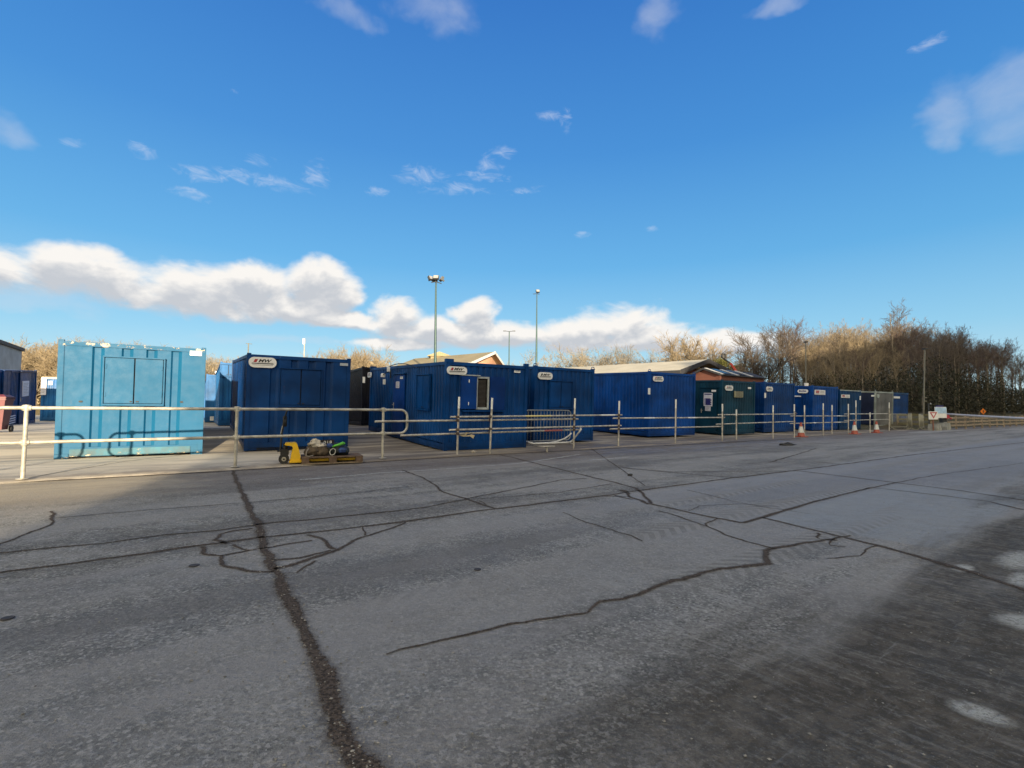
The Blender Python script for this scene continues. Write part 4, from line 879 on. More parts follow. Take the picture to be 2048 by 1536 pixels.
M_TAN = plain('tan_boarding', (.34, .27, .17), .9, scale=1); M_TILE = roof_mat('tan_tiles', (.27, .225, .13), (.33, .28, .17), 3)
M_SHEET = roof_mat('pale_roof_sheet', (.48, .44, .34), (.58, .53, .42), 1.1); M_FASC = plain('white_fascia', (.52, .52, .52), .6, scale=2); M_DARKF = plain('dark_fascia', (.03, .03, .035), .6)
M_SLATE = plain('dark_slate', (.030, .034, .045), .6, scale=2); M_CLAD = plain('grey_cladding', (.33, .35, .355), .6, scale=1)
def gable(name, Ef, Rf, Ff, back, roofm, wallm, fascm, label, over=.5, th=.22, gap=.18, zb=0):
    Ef, Rf, Ff, back = Vector(Ef), Vector(Rf), Vector(Ff), Vector(back); o = empty(name, (Rf.x, Rf.y, zb), label=label, category='building'); q = -o.location
    bd = back.normalized(); dn = Vector((0,0,-th))
    for a, b in ((Ef, Rf), (Rf, Ff)):
        MB().extr([a+q, b+q, b+back+q, a+back+q], dn).build('roof', roofm, o)
        u_ = Vector((0,0,.05)); f0, f1 = a-bd*.06, b-bd*.06
        MB().extr([f0+q+u_, f1+q+u_, f1+q+dn*1.3, f0+q+dn*1.3], bd*.055).build('bargeboard', fascm, o)
    for a, s in ((Ef, 1), (Ff, -1)):
        w = (Rf-a).normalized()*.04; w = Vector((w.x, w.y, 0)); MB().extr([a+q-w, a+q-w+dn, a+back+q-w+dn, a+back+q-w], w*.9).build('gutter', fascm, o)
    e_ = (Ff-Ef); e_.z = 0; e_.normalize(); E2 = Ef+e_*over+bd*over; F2 = Ff-e_*over+bd*over; R2 = Rf+bd*over
    k = over/max(.1, (Rf-Ef).dot(e_)); E2.z = Ef.z+(Rf.z-Ef.z)*k-th-.02; k2 = over/max(.1, (Ff-Rf).dot(e_)); F2.z = Ff.z+(Rf.z-Ff.z)*k2-th-.02; R2.z = Rf.z-th-.02
    g0 = lambda p: Vector((p.x, p.y, zb)); bk = back-bd*over*2
    MB().extr([g0(E2)+q, g0(F2)+q, F2+q, R2+q, E2+q], bk).build('wall', wallm, o)
    return o, (E2, F2, R2)
Rf = P(990, 703.5, 52); Rb_z = Rf.z; bkA = Vector((-9.7, 6.9, 0)); Ef = P(943, 724.5, 48.5); Ff = P(1012, 735, 56)
hA, _ = gable('community_hall', Ef, Rf, Ff, bkA, M_TILE, M_PEACH, M_FASC, 'low building with tan tiled roof and peach gable, behind the open-window container', over=.7, th=.18)
q = P(881, 716, 57); MB().box((q.x-1.0, q.y-.8, Rf.z-.9), (q.x+.9, q.y+.8, Rf.z+.05)).build('cupola', M_TAN, hA).location = -hA.location
b = MB(Matrix.Translation(-hA.location)); b.extr([(q.x-1.35, q.y-1, Rf.z+.05), (q.x, q.y-1, Rf.z+.50), (q.x+1.3, q.y-1, Rf.z+.05), (q.x+1.3, q.y-1, Rf.z-.02), (q.x-1.35, q.y-1, Rf.z-.02)], (0, 2, 0)); b.build('cupola_roof', M_TILE, hA)
k = 1.22
Rf = P(1417, 718.5, 46*k); bkB = Vector((-.80, .60, 0))*26; Ef = P(1361, 740, 41.5*k); Ff = P(1462, 741, 52*k)
hB, wB = gable('swimming_hall', Ef, Rf, Ff, bkB, M_SHEET, M_BRICK, M_DARKF, 'wide low-pitched hall with pale sheet roof, behind the bright blue container', over=1.6, th=.35)
E2, F2, R2 = wB; bd = bkB.normalized(); zc = 4.6
MB(Matrix.Translation(-hB.location)).extr([Vector((E2.x, E2.y, zc-.3))-bd*.05+(R2-E2)*.0, Vector((F2.x, F2.y, zc-.3))-bd*.05, F2-bd*.05, R2-bd*.05, E2-bd*.05], bd*.045).build('gable_boarding', M_TAN, hB)
kk = 1.25
Ff = P(1441, 748, 37*kk); c_ = Vector((-.6, .8, 0)); Ef = Ff+c_*3.5; Rf = Ff+c_*1.75+Vector((0,0,.66)); bkC = Vector((4.8, 3.5, 0))*1.42
hC, _ = gable('brick_annex', Ef, Rf, Ff, bkC, M_SLATE, M_BRICK, M_DARKF, 'small red brick annex with dark roof and white roof strips, behind the teal green container', over=.18, th=.10)
bdc = bkC.normalized(); sl = (Ff-Rf); nrm = sl.cross(bdc); nrm = -nrm.normalized() if nrm.z < 0 else nrm.normalized()
for f in (.02, .33, .64):
    a = Rf+bkC*f; MB(Matrix.Translation(-hC.location)).extr([a+nrm*.01, a+sl*1.02+nrm*.01, a+sl*1.02+bdc*.42+nrm*.01, a+bdc*.42+nrm*.01], nrm*.05).build('roof_strip', M_FASC, hC)
    if f < .6:
        a2 = Rf+bkC*(f+.07)+bdc*.1; MB(Matrix.Translation(-hC.location)).extr([a2+sl*.08+nrm*.01, a2+sl*.92+nrm*.01, a2+sl*.92+bdc*1.1+nrm*.01, a2+sl*.08+bdc*1.1+nrm*.01], nrm*.06).build('solar_panel', plain('solar_blue', (.01, .015, .035), .25), hC)
wl = MB(Matrix.Translation(-hC.location)); m_ = Ef.lerp(Ff, .45)-bdc*.0; wl.box((-.16,-.12,-.06), (.16,0,.06), Matrix.Translation((m_.x, m_.y-.05, 3.6)), bev=.02); wl.build('wall_lamp', M_WHITE, hC)
# grey clad shed at the far left
q = P(44, 699, 40); shd = empty('grey_shed', (q.x, q.y, 0), (0, 0, TH), label='grey clad shed with dark roof edge at the far left, behind the deep blue container', category='building')
hz_ = q.z
MB().box((-9, -14, 0), (0, 0, hz_-.15)).build('wall', M_CLAD, shd)
MB().box((-9.15, -14.15, hz_-.15), (.15, .15, hz_+.12), bev=.02).build('roof', M_DARKF, shd)
MB().box((.0, -6, hz_-1.7), (.06, -5.5, hz_-1.5)).build('wall_vent', M_DARKF, shd)
# crane jib
q0 = P(1446, 716, 58); q1 = P(1480, 741, 56)
cr = empty('crane_arm', q1, label='red loader crane jib poking up behind the brick annex roof', category='crane'); n_ = -q1
MB().path([q1+n_-Vector((-.1,0,.9)), q0.lerp(q1, .45)+n_], .17, 4).build('lower_boom', plain('crane_red', (.42, .035, .02), .5), cr)
MB().path([q0.lerp(q1, .5)+n_, q0+n_], .10, 4).build('upper_boom', M_BLACK, cr)
MB().box((-.25,-.2,-.2), (.25,.2,.3), Matrix.Translation(q0+n_+Vector((.1,0,.2))), bev=.04).build('jib_head', M_BLACK, cr)
MB().box((-1.5,-1,-5.2), (1.5,1,-3.9), bev=.1).path([(.1,0,-4),(0.1,0,-.8)], .2, 8).build('base', plain('crane_grey', (.1,.1,.1)), cr)

# ------------------------------------------------------------ post and rail fence, verge, barrier boom and signs
M_TIMB = plain('fence_timber', (.29, .225, .15), .9, var=.3, scale=4); 
fa = G(1893, 859.5); fb = G(2048, 851.5); d = (fb-fa).normalized(); L = 60
pf = empty('post_and_rail_fence', fa, label='low weathered timber fence with three rails at the right edge, below the wood', category='fence'); q = -fa
for i in range(22): s = i*2.05; MB().box((-.06,-.05,0), (.06,.05,.92), Matrix.Translation(d*s) @ Matrix.Rotation(math.atan2(d.y, d.x), 4, 'Z'), bev=.01).build('post', M_TIMB, pf)
for z in (.20, .46, .72):
    for i in range(9): 
        MB().box((0,-.085,0), (4.75,-.05,.125), Matrix.Translation(d*(i*4.8)+Vector((0,0,z+.025*math.sin(i*5+z*9)))) @ Matrix.Rotation(math.atan2(d.y, d.x), 4, 'Z') @ Matrix.Rotation(.006*math.sin(i*3.3+z*7), 4, 'Y'), bev=.008).build('rail', M_TIMB, pf)
# older fence behind the crowd barriers with a top beam
fc = G(1812, 858, 0)+Vector((.6, 1.5, 0)); fe = fa+Vector((.0, 2.2, 0)); d2 = (fe-fc).normalized(); Lf = (fe-fc).length+1
pg = empty('mossy_fence', fc, label='brown mossy timber fence behind the yellowed crowd barriers', category='fence')
for i in range(int(Lf/1.9)+1): MB().box((-.06,-.05,0), (.06,.05,1.05), Matrix.Translation(d2*(i*1.9)), bev=.01).build('post', M_TIMB, pg)
for z in (.25, .58, .92): MB().box((0,-.085,0), (Lf,-.05,.15), Matrix.Translation(Vector((0,0,z))) @ Matrix.Rotation(math.atan2(d2.y, d2.x), 4, 'Z'), bev=.008).build('rail', plain('mossy_timber', (.11, .10, .055), .9), pg)
def verge_mat(name='leaf_litter', c1=(.055, .042, .026), c2=(.10, .082, .045)):
    m, t, b = newmat(name); p = geo(t); n_ = t.noise(p, 3, 8, .7); n3 = t.noise(p, .4, 4)
    c = t.mix(t.ss(n_, .35, .7), c1, c2); c = t.mix(t.ss(n3, .4, .65, 0, .6), c, (.055, .065, .025)); t.put(b.inputs['Base Color'], c); b.inputs['Roughness'].default_value = 1
    t.put(b.inputs['Normal'], t.bump(n_, 1, .15)); return m
VM = verge_mat()
b = MB(); vs = []; nu_ = 60; prof = [(0, .01), (1.0, .10), (2.5, .55), (4.5, .95), (8, 1.3), (30, 1.6), (60, 1.6)]
f0_ = fa+d*(-9)+Vector((.6, .6, 0)); nv = Vector((-d.y, d.x, 0))
for (w, z) in prof:
    for i in range(nu_):
        p_ = f0_+d*(i*2.2)+nv*(w+.9); vs.append((p_.x, p_.y, z*(sstep(i, 0, 6))+.12*noise.noise(Vector((i*.6, w, 2))) if w > 0 else .01))
b.add(vs, [(j*nu_+i, j*nu_+i+1, (j+1)*nu_+i+1, (j+1)*nu_+i) for j in range(len(prof)-1) for i in range(nu_-1)]); b.build('grass_verge', VM, kind='structure', smooth='all')
b = MB(); vs = []; w2 = UV(57, 3); 
for j in range(12):
    for i in range(30):
        p_ = UV(55+i*3, 5+j*5); vs.append((p_.x, p_.y, .03+1.3*sstep(i, 0, 3)*sstep(j, 0, 1)+.2*noise.noise(Vector((i*.7, j*.7, 4)))))
b.add(vs, [(j*30+i, j*30+i+1, (j+1)*30+i+1, (j+1)*30+i) for j in range(11) for i in range(29)]); b.build('forest_floor', VM, kind='structure', smooth='all')
# worn pale strip of concrete before the signs
b = MB(); pts = [G(x, y, .006) for x, y in ((1812,866),(1850,866.5),(1900,863),(1936,861),(1925,859.5),(1893,860),(1850,862),(1820,864))]; b.add(pts, [tuple(range(8))]); b.build('concrete_strip', plain('pale_concrete', (.24,.235,.22), .9, scale=3), kind='structure')
M_CBLK = plain('cast_concrete', (.30, .30, .27), .9, scale=3, bump=.6)
M_BOOM = plain('boom_white', (.64, .59, .57), .5, var=.05); M_SRED = plain('sign_red', (.42, .04, .06), .5); M_ORG = plain('sign_orange', (.62, .16, .01), .5); M_PBLUE = plain('pale_blue_board', (.38, .55, .75), .5)
g_ = G(1887, 859.5); yb = g_.y
bo = empty('barrier_boom', g_, label='long white barrier boom lowered across the exit, pivoting on a grey post', category='barrier'); q = -g_
MB().box((-.16,-.14,0), (.16,.14,1.02), bev=.02).build('pivot_post', M_LAMP, bo)
a = P(1889, 827.8, yb-.25); e = P(2085, 838.5, 24); MB().path([a+q, a.lerp(e, .5)+q+Vector((0,0,-.015)), e+q], .055, 12).build('boom', M_BOOM, bo, smooth=True)
MB().path([P(1893,832,yb-.2)+q, P(1903,838,yb-.2)+q], .05, 8).build('counterweight_arm', M_SRED, bo)
MB().path([(0,-.30,.92),(0,-.32,.92)], .17, 24, M=None).build('stop_disc', M_SRED, bo)
MB().box((-.1,-.17,.30),(.1,-.145,.50)).build('notice', M_WHITE, bo)
g_ = G(1882, 861.5)+Vector((-.1,.7,0)); sb = empty('notice_board', g_, label='pale blue and white notice board on a post, behind the boom pivot', category='sign'); Yb = g_.y
MB().path([(0,.05,0),(0,.05,1.75)], .035, 8).build('post', M_LAMP, sb)
p0 = P(1870, 836, Yb)-g_; p1 = P(1892.5, 814, Yb)-g_
MB().box((p0.x, -.02, p0.z), (p1.x, .02, p1.z), bev=.006).build('board', M_WHITE, sb); MB().box((p0.x+.02, -.028, p0.z+.42*(p1.z-p0.z)), (p1.x-.02, -.0205, p1.z-.03)).build('print', M_PBLUE, sb)
MB().box((p0.x+.1, -.02, p1.z+.004), (p1.x-.2, .02, p1.z+.10)).build('header', M_NAVY, sb)
MB().lump((.1, 0, p1.z+.2), (.05,.05,.06), .1, 1, sub=2).build('lamp', M_LENS, sb)
def block(px, py, w, h, label, seed):
    g_ = G(px, py); o = empty('concrete_block', g_, (0,0,.5), label=label, category='block')
    b = MB(); b.extr([(-w/2,-.28,0),(w/2,-.28,0),(w/2,-.28,h*.3),(w*.30,-.28,h),(-w*.30,-.28,h),(-w/2,-.28,h*.45)], (0,.56,0)); b.build('body', M_CBLK, o)
    MB().box((-w*.33,-.16,h), (w*.33,.16,h+.03), bev=.01).build('cap', M_CBLK, o); return o
block(1888, 859.6, .62, .46, 'concrete ballast block at the foot of the boom pivot', 1); block(1869.5, 861, .46, .42, 'concrete ballast block under the give way sign', 2)
g_ = G(1868.5, 861); Yg = g_.y-.32; gs = empty('give_way_sign', (g_.x, Yg, 0), label='square white sign with red give way triangle on a rusty post in a concrete block', category='sign'); q = -gs.location
p0 = P(1858.3, 839, Yg-.05)+q; p1 = P(1876.5, 823, Yg-.05)+q
MB().box((-.03,-.0,.0), (.03,.05,p0.z+.2), Matrix.Translation(((p0.x+p1.x)/2,0,0))).build('post', plain('rusty_post', (.20,.09,.06), .8), gs)
MB().box((p0.x,-.03,p0.z), (p1.x,-.005,p1.z), bev=.006).build('board', M_WHITE, gs); cx = (p0.x+p1.x)/2; w = (p1.x-p0.x); zt_ = p1.z-.08*w; zb_ = p0.z+.10*w
def tri(k, y0, y1): m_ = (zt_*2+zb_)/3; return [(cx+(x-0)*k, y0, m_+(z-m_)*k) for x, z in ((-w*.40, zt_), (0, zb_), (w*.40, zt_))]
MB().extr(tri(1, -.034, 0), (0,-.003,0)).build('triangle', M_SRED, gs); MB().extr(tri(.55, -.039, 0), (0,-.003,0)).build('triangle_centre', M_WHITE, gs)
MB().path([(cx-.4*w,-.0,.1),(cx-.4*w,0,.1)], .01, 4) 
# orange diamond
Yo = 43.0; c_ = P(1966.5, 823, Yo); s_ = .25*1.05
od = empty('road_works_sign', (c_.x, Yo, 0), label='small orange diamond warning sign above the timber fence', category='sign')
MB().path([(0,.04,.3),(0,.04,c_.z)], .03, 8).build('post', M_LAMP, od); MB().extr([(-s_,0,c_.z),(0,0,c_.z-s_),(s_,0,c_.z),(0,0,c_.z+s_)], (0,.02,0)).build('board', M_ORG, od)
MB().extr([(-.03,-.004,c_.z-.12),(.03,-.004,c_.z-.12),(.03,-.004,c_.z+.04),(.08,-.004,c_.z+.04),(0,-.004,c_.z+.14),(-.08,-.004,c_.z+.04),(-.03,-.004,c_.z+.04)], (0,-.003,0)).build('arrow', M_INK, od)

# ------------------------------------------------------------ trees
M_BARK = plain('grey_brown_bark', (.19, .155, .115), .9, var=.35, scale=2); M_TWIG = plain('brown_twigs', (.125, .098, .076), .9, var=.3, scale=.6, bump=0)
M_TWG = plain('sunlit_gold_twigs', (.30, .235, .150), .9, var=.25, scale=.5, bump=0); M_TWP = plain('pale_twigs', (.30, .26, .20), .9, var=.2, bump=0)
M_IVY = plain('ivy_green', (.030, .042, .014), .8, var=.4, scale=1.5, bump=0); M_PINE = plain('pine_green', (.15, .15, .035), .8, var=.4, scale=1, bump=0)
M_TWR = plain('reddish_twigs', (.125, .088, .074), .9, var=.3, scale=.6, bump=0)
def seg(b, pts, rs, n=3):
    b.path(pts, rs, n, caps=False)
def leaves(b, rnd, c, r, n, s):
    for _ in range(n):
        while True:
            p = Vector((rnd.uniform(-1,1), rnd.uniform(-1,1), rnd.uniform(-1,1)))
            if p.length < 1: break
        p = Vector((c[0]+p.x*r[0], c[1]+p.y*r[1], c[2]+p.z*r[2])); a = Vector((rnd.gauss(0,1), rnd.gauss(0,1), rnd.gauss(0,1))).normalized(); q_ = a.orthogonal().normalized(); w = a.cross(q_); k_ = s*rnd.uniform(.6, 1.4)
        b.add([p-q_*k_, p+w*k_*.6, p+q_*k_, p-w*k_*.6], [(0,1,2,3)])
def tree(seed, H, style, twig, ivy=0, tr=.011):
    rnd = random.Random(seed); tk = MB(); cr_ = MB(); iv = MB()
    def branch(b, p, d, L, r, lvl, up):
        n = 3 if lvl < 2 else 2; pts = [p]; rs = [r]; dd = d.copy()
        for i in range(n):
            dd = (dd+Vector((rnd.gauss(0,.13), rnd.gauss(0,.13), up+rnd.gauss(0,.08)))).normalized(); pts.append(pts[-1]+dd*L/n); rs.append(max(tr*.6, r*(1-.75*(i+1)/n)))
        seg(b, pts, rs, 4 if lvl == 0 else 3); return pts, dd
    def at(pts, f): k_ = f*(len(pts)-1); i = min(int(k_), len(pts)-2); return pts[i].lerp(pts[i+1], k_-i), (pts[i+1]-pts[i]).normalized()
    def side(d, ang):
        o_ = d.orthogonal().normalized(); o_.rotate(Matrix.Rotation(rnd.uniform(0, 6.283), 3, d)); return (d*math.cos(ang)+o_*math.sin(ang)).normalized()
    if style == 'tall':
        nseg = 9; pts = [Vector((0,0,-.3))]; bend = Vector((rnd.gauss(0,.03), rnd.gauss(0,.03), 0))
        for i in range(nseg): pts.append(pts[-1]+(Vector((rnd.gauss(0,.05), rnd.gauss(0,.05), 1))+bend).normalized()*H*.90/nseg)
        r0 = .085+H*.0055; seg(tk, pts, [r0*(1-.9*i/nseg)+.012 for i in range(nseg+1)], 6)
        def spray(p, d_, L, r, nb, nt, nl):
            bp, _ = branch(cr_, p, d_, L, r, 1, .12)
            for j in range(nb):
                f = rnd.uniform(.22, 1); p2, d2_ = at(bp, f); L2 = L*rnd.uniform(.22, .40)*(1.15-.45*f); b2, _ = branch(cr_, p2, side(d2_, rnd.uniform(.4, .95)), L2, tr*1.5, 2, .10)
                for l in range(nt):
                    p3, d3_ = at(b2, rnd.uniform(.15, 1)); b3, _ = branch(cr_, p3, side(d3_, rnd.uniform(.35, .85)), L2*rnd.uniform(.35, .55), tr, 2, .06)
                    for m_ in range(nl): p4, d4_ = at(b3, rnd.uniform(.2, 1)); branch(cr_, p4, side(d4_, rnd.uniform(.3, .8)), L2*rnd.uniform(.16, .28), tr*.8, 2, .03)
        for i in range(8):
            p, d_ = at(pts, rnd.uniform(.38, .80)); spray(p, side(d_, rnd.uniform(.28, .70)), H*rnd.uniform(.22, .36), .034, 9, 5, 2)
        spray(at(pts, .7)[0], side(at(pts, .7)[1], .12), H*.30, .03, 10, 5, 2)
        for i in range(12):
            p, d_ = at(pts, rnd.uniform(.2, .6)); spray(p, side(d_, rnd.uniform(.6, 1.2)), H*rnd.uniform(.08, .16), .016, 4, 3, 1)
    elif style == 'spread':
        th_ = H*.28; pts = [Vector((0,0,-.3)), Vector((rnd.gauss(0,.1), 0, th_*.5)), Vector((rnd.gauss(0,.2), rnd.gauss(0,.2), th_))]; seg(tk, pts, [H*.022, H*.018, H*.015], 7)
        for i in range(11):
            an = i*2.4+rnd.uniform(-.3,.3); tilt_ = rnd.uniform(.15, 1.0); d_ = Vector((math.cos(an)*math.sin(tilt_), math.sin(an)*math.sin(tilt_), math.cos(tilt_)))
            L = H*rnd.uniform(.48, .68); bp, _ = branch(tk, pts[-1]-Vector((0,0,rnd.uniform(0,.25)*th_)), d_, L, H*.010, 0, .10)
            for j in range(9):
                f = rnd.uniform(.25, 1); p2, d2_ = at(bp, f); b2, _ = branch(cr_, p2, side(d2_, rnd.uniform(.4, 1.0)), L*rnd.uniform(.28, .45), H*.004, 1, .08)
                for l in range(7):
                    p3, d3_ = at(b2, rnd.uniform(.15, 1)); b3, _ = branch(cr_, p3, side(d3_, rnd.uniform(.35, .9)), L*rnd.uniform(.14, .24), tr*1.2, 2, .05)
                    for m_ in range(4): p4, d4_ = at(b3, rnd.uniform(.1, 1)); branch(cr_, p4, side(d4_, rnd.uniform(.3, .8)), L*rnd.uniform(.07, .13), tr, 2, .03)
    elif style == 'pine':
        pts = [Vector((0,0,-.3)), Vector((.2,0,H*.4)), Vector((0,.2,H*.85))]; seg(tk, pts, [H*.025, H*.018, H*.008], 7)
        for i in range(16):
            an = i*2.4; f = rnd.uniform(.5, 1); p, _ = at(pts, f); L = H*.30*rnd.uniform(.5, 1); bp, _ = branch(tk, p, Vector((math.cos(an), math.sin(an), .35)).normalized(), L, H*.006, 0, .05)
            for j in range(3): p2, _ = at(bp, .45+.25*j); leaves(cr_, rnd, p2, (H*.09, H*.09, H*.045), 150, .07*H/8)
    if ivy:
        n_ = int(420*ivy)
        for i in range(9):
            z = H*.55*rnd.random(); leaves(iv, rnd, (rnd.gauss(0,.1), rnd.gauss(0,.1), z), (.40+.25*rnd.random(), .40+.25*rnd.random(), .9), n_//9, .11)
    return tk, cr_, iv
def make(seed, H, style, twig, bark, name, ivy=0, tr=.011, **tags):
    tk, cr_, iv = tree(seed, H, style, twig, ivy, tr); o = empty(name, **tags)
    tk.build('trunk', bark, o, smooth='all'); cr_.build('crown', twig, o, smooth='all')
    if iv.v: iv.build('ivy', M_IVY, o)
    o['H'] = H; return o
def put(proto, used, x, y, z, s, rz, **tags):
    o = proto if not used.get(proto.name) else copy_tree(proto); used[proto.name] = 1
    o.location = (x, y, z); o.scale = (s, s, s); o.rotation_euler = (0, 0, rz); tag(o, **tags); return o
used = {}
WG = 'bare trees of the wood at the right'
protos = [make(11+i, 14, 'tall', [M_TWIG, M_TWG, M_TWIG, M_TWR, M_TWIG, M_TWG][i], M_BARK, 'bare_tree', ivy=[1, 0, .8, 0, .6, .9][i], tr=.013) for i in range(6)]
OUT = [(1480,740),(1497,715),(1515,668),(1535,650),(1560,640),(1590,637),(1615,640),(1640,652),(1680,640),(1720,636),(1750,642),(1780,638),(1796,632),(1812,634),(1840,636),(1880,642),(1900,642),(1930,655),(1960,655),(1990,652),(2010,668),(2048,695),(2150,700),(2400,690)]
def outy(px):
    for (a, b_), (c_, d_) in zip(OUT, OUT[1:]):
        if a <= px <= c_: return b_+(d_-b_)*(px-a)/(c_-a)
    return 700
rnd = random.Random(5); spots = []
tries = 0
while len(spots) < 175 and tries < 9000:
    tries += 1; u_ = rnd.uniform(57, 112); v_ = 2.0+rnd.random()**1.25*36; w_ = UV(u_, v_); px = 1024+1000*w_.x/w_.y
    if w_.y < 38 or px < (1612 if rnd.random() < .93 else 1560) or px > 2330: continue
    if v_ < 4.5 and w_.x*-.56+w_.y*.83 < fa.x*-.56+fa.y*.83+3.0: continue
    if w_.x < 34 and w_.y < 46: continue
    if any((w_-s_[0]).length < 1.9 for s_ in spots): continue
    spots.append((w_, px))
for i, (w_, px) in enumerate(spots):
    zg = 1.2; Ht = (EYE+(824+.0033*(px-1024)-outy(px))/1000*w_.y-zg)*rnd.uniform(.70, 1.03)
    sunlit_span = 1600 < px < 1800  # columns where sunlight on the crowns is put into gold twig colour
    pr = protos[(1 if rnd.random() < .6 else 5) if sunlit_span and rnd.random() < .8 else rnd.choice([0, 2, 3, 4])]
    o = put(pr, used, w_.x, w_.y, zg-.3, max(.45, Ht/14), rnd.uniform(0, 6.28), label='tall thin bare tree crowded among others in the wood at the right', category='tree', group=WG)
# individual trees at the edge of the wood
def at_px(proto, px, top, Y, label, zg=.4, rz=0):
    w_ = P(px, 824, Y); Ht = P(px, top, Y).z-zg; return put(proto, used, w_.x, w_.y, zg, Ht/proto['H'], rz, label=label, category='tree')
sp1 = make(31, 9, 'spread', M_TWIG, M_BARK, 'bare_tree', ivy=.5, tr=.014); sp2 = make(32, 9, 'spread', M_TWP, M_BARK, 'bare_tree', tr=.018); sp3 = make(33, 9, 'spread', M_TWG, M_BARK, 'bare_tree', tr=.02)
at_px(sp1, 1518, 668, 58, 'spreading bare tree at the left end of the wood, leaning over the brick annex', rz=1)
at_px(protos[0], 1543, 648, 60, 'slim bare tree at the left end of the wood, ivy on its lower trunk', rz=.5)
at_px(protos[2], 1567, 637, 61, 'tall bare tree in the open left clump of the wood', rz=2.5)
at_px(protos[3], 1591, 634, 59, 'tall reddish bare tree just left of the lamp post with the white box', rz=1.5)
at_px(protos[4], 1797, 598, 57, 'tallest bare tree of the wood, its top standing above all others', zg=1.2, rz=4)
at_px(sp1, 1500, 705, 66, 'low bare tree behind the right end of the brick annex', rz=3)
for (px, top, Y, s, lab) in ((1150,703,85,sp2,'pale bare tree above the sunlit roof, leftmost of the pair'),(1182,701,88,sp2,'pale bare tree above the sunlit roof, between the mast and its twin'),(1212,700,86,sp2,'pale bare tree above the sunlit roof, right of the pair'),
   (1283,706,88,sp2,'faint bare tree behind the ridge of the wide hall, left one'),(1320,703,90,sp2,'faint bare tree behind the ridge of the wide hall, right one'),(1374,684,78,sp3,'rounded golden tree behind the ridge of the wide hall'),(1398,692,80,sp3,'smaller golden tree on the right of the rounded one'),
   (1047,717,80,sp2,'small bare tree between the double lamp and the distant mast')): at_px(s, px, top, Y, lab, rz=px)
pn = make(41, 8, 'pine', M_PINE, M_BARK, 'pine_tree'); at_px(pn, 1464, 708, 72, 'yellow-green pine behind the red crane jib', rz=1)
pn2 = at_px(pn, 1419, 712, 80, 'small dark pine peeping over the hall roof ridge', rz=2)
# scrub and trees along the left horizon
GL = 'golden trees along the left horizon'
rl = random.Random(9)
OL = [(20,690),(60,682),(95,675),(125,686),(150,684),(215,683),(245,681),(270,688),(300,690),(350,696),(400,704),(440,708),(480,714),(560,722),(620,716),(650,704),(690,694),(720,690),(750,700),(775,722),(800,735)]
def oly(px):
    for (a, b_), (c_, d_) in zip(OL, OL[1:]):
        if a <= px <= c_: return b_+(d_-b_)*(px-a)/(c_-a)
    return 715
for i in range(46):
    px = -60+i*19.0+rl.uniform(-7, 7); Y = rl.uniform(84, 108); top = oly(max(21, px))+rl.uniform(8, 22)
    if px > 785: break
    if 545 < px < 625: top = 728
    w_ = P(px, 824, Y); zg = 1.0; Ht = P(px, top, Y).z-zg
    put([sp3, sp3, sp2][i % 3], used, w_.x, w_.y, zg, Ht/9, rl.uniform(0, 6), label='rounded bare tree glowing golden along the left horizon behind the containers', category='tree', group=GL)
# scrub masses: nobody could count these stems
def scrub(name, n, fn, size, mat, label, cat):
    rnd_ = random.Random(len(name)+n); b = MB()
    for _ in range(n):
        p, up_ = fn(rnd_); k_ = size*rnd_.uniform(.5, 1.5); a = Vector((rnd_.gauss(0,1), rnd_.gauss(0,1), rnd_.gauss(0,1)+up_)).normalized(); q_ = a.orthogonal().normalized(); q_.rotate(Matrix.Rotation(rnd_.uniform(0,6.28), 3, a))
        b.v += [tuple(p-a*k_), tuple(p+q_*k_*.28), tuple(p+a*k_), tuple(p-q_*k_*.28)]; m_ = len(b.v); b.f.append((m_-4, m_-3, m_-2, m_-1))
    return b.build(name, mat, label=label, category=cat, kind='stuff')
def under(r_):
    while True:
        u_ = r_.uniform(56, 112); v_ = 1.5+r_.random()**1.2*26; w_ = UV(u_, v_); px = 1024+1000*w_.x/w_.y
        if px < 1562 or px > 2330 or w_.y < 41: continue
        if w_.x*-.56+w_.y*.83 < fa.x*-.56+fa.y*.83+3.5: continue
        h = .9+(5.6+max(0, v_-10)*.16)*r_.random()**1.5*(.45+.9*abs(noise.noise(Vector((w_.x*.12, w_.y*.12, 3)))))*min(1, .35+(px-1562)/90)
        return Vector((w_.x, w_.y, .5+h)), 1.2
M_UND = plain('understorey', (.032, .032, .020), .95, var=.22, scale=.5, bump=0)
scrub('undergrowth', 95000, under, .15, M_UND, 'dark tangled undergrowth and ivy filling the foot of the wood at the right', 'undergrowth')
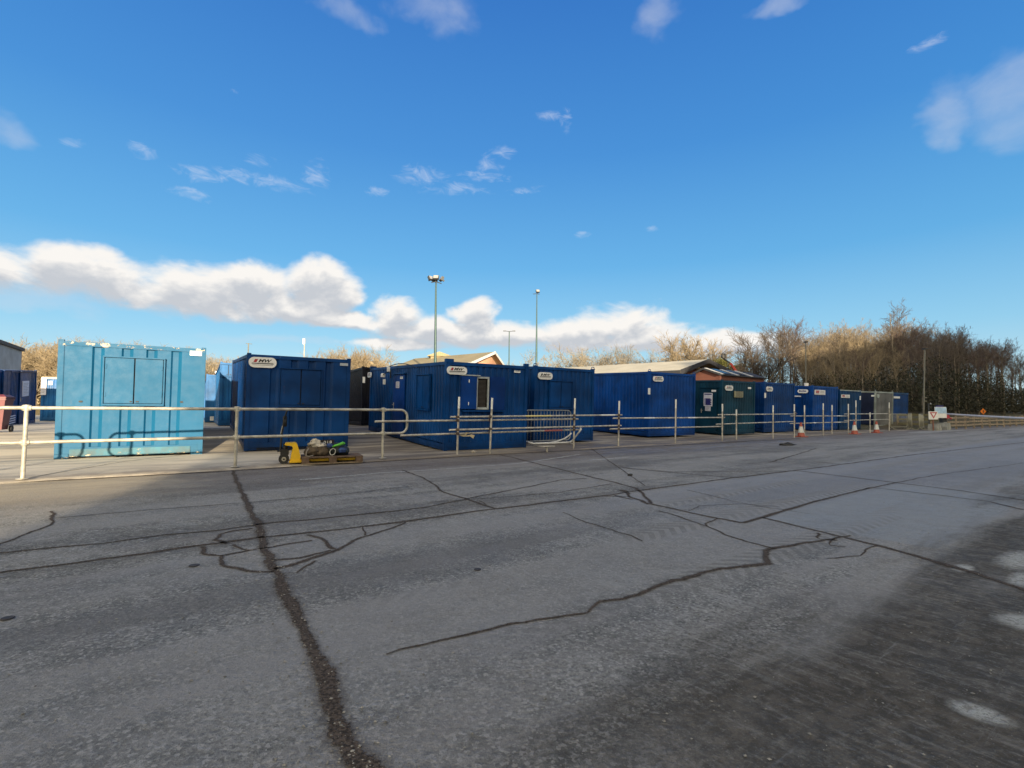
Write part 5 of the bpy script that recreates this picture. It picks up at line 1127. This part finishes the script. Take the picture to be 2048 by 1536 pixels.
def leftscrub(r_):
    px = r_.uniform(-80, 790); Y = r_.uniform(86, 112); w_ = P(px, 824, Y); top = P(px, oly(max(21, px))+27, Y).z; gap = .35 if 540 < px < 630 else 1
    return Vector((w_.x, w_.y, 1+(top-1)*gap*r_.random()**.75)), .8
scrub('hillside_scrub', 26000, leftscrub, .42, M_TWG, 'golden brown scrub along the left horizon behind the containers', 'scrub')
b = MB(); vs = []
for j, (Y, z) in enumerate(((70, .4), (84, 1.0), (100, 4.5), (125, 7.5), (160, 7.5))):
    for i in range(40): x = -150+i*5.2; vs.append((x*Y/100, Y, z*sstep(45-x, 0, 90)+.4*noise.noise(Vector((i*.3, j, 1))) if j > 0 else .3))
b.add(vs, [(j*40+i, j*40+i+1, (j+1)*40+i+1, (j+1)*40+i) for j in range(4) for i in range(39)]); b.build('hill', verge_mat('hill_grass', (.16, .11, .05), (.26, .19, .08)), kind='structure', smooth='all')

# ------------------------------------------------------------ unseen blocks added behind the camera, profiles shaped to throw the shade
def QT(q_, t_, z=0): return Vector((.946*q_+.324*t_, .324*q_-.946*t_, z))
def shade_block(name, prof, t0, t1, label, wallm, roofm):
    o = empty(name, QT(prof[0][0], t0), label=label, category='building'); q_ = -o.location
    MB().extr([QT(prof[0][0], t0)+q_]+[QT(a, t0, h)+q_ for a, h in prof]+[QT(prof[-1][0], t0)+q_], QT(0, t1)-QT(0, t0)).build('wall', wallm, o)
    for (a, h), (c_, k_) in zip(prof, prof[1:]):
        MB().extr([QT(a, t0-.2, h+.003)+q_, QT(c_, t0-.2, k_+.003)+q_, QT(c_, t0-.2, k_+.2)+q_, QT(a, t0-.2, h+.2)+q_], QT(0, t1+.2)-QT(0, t0-.2)).build('roof', roofm, o)
    return o
shade_block('long_shade_block', [(-2.75, 10.6), (6, 12.0), (15, 13.2), (24, 12.0), (33.6, 11.2)], 26, 48, 'unseen long grey block added behind the camera to shade the yard', M_CLAD, M_DARKF)
shade_block('tall_shade_block', [(33.5, 14.6), (36, 16.6), (50, 16.6), (58, 18.0), (62, 19.6), (68, 21.8), (110, 24)], 30, 44, 'unseen tall brick block added behind the camera on the right to cast shade', M_BRICK, M_SLATE)
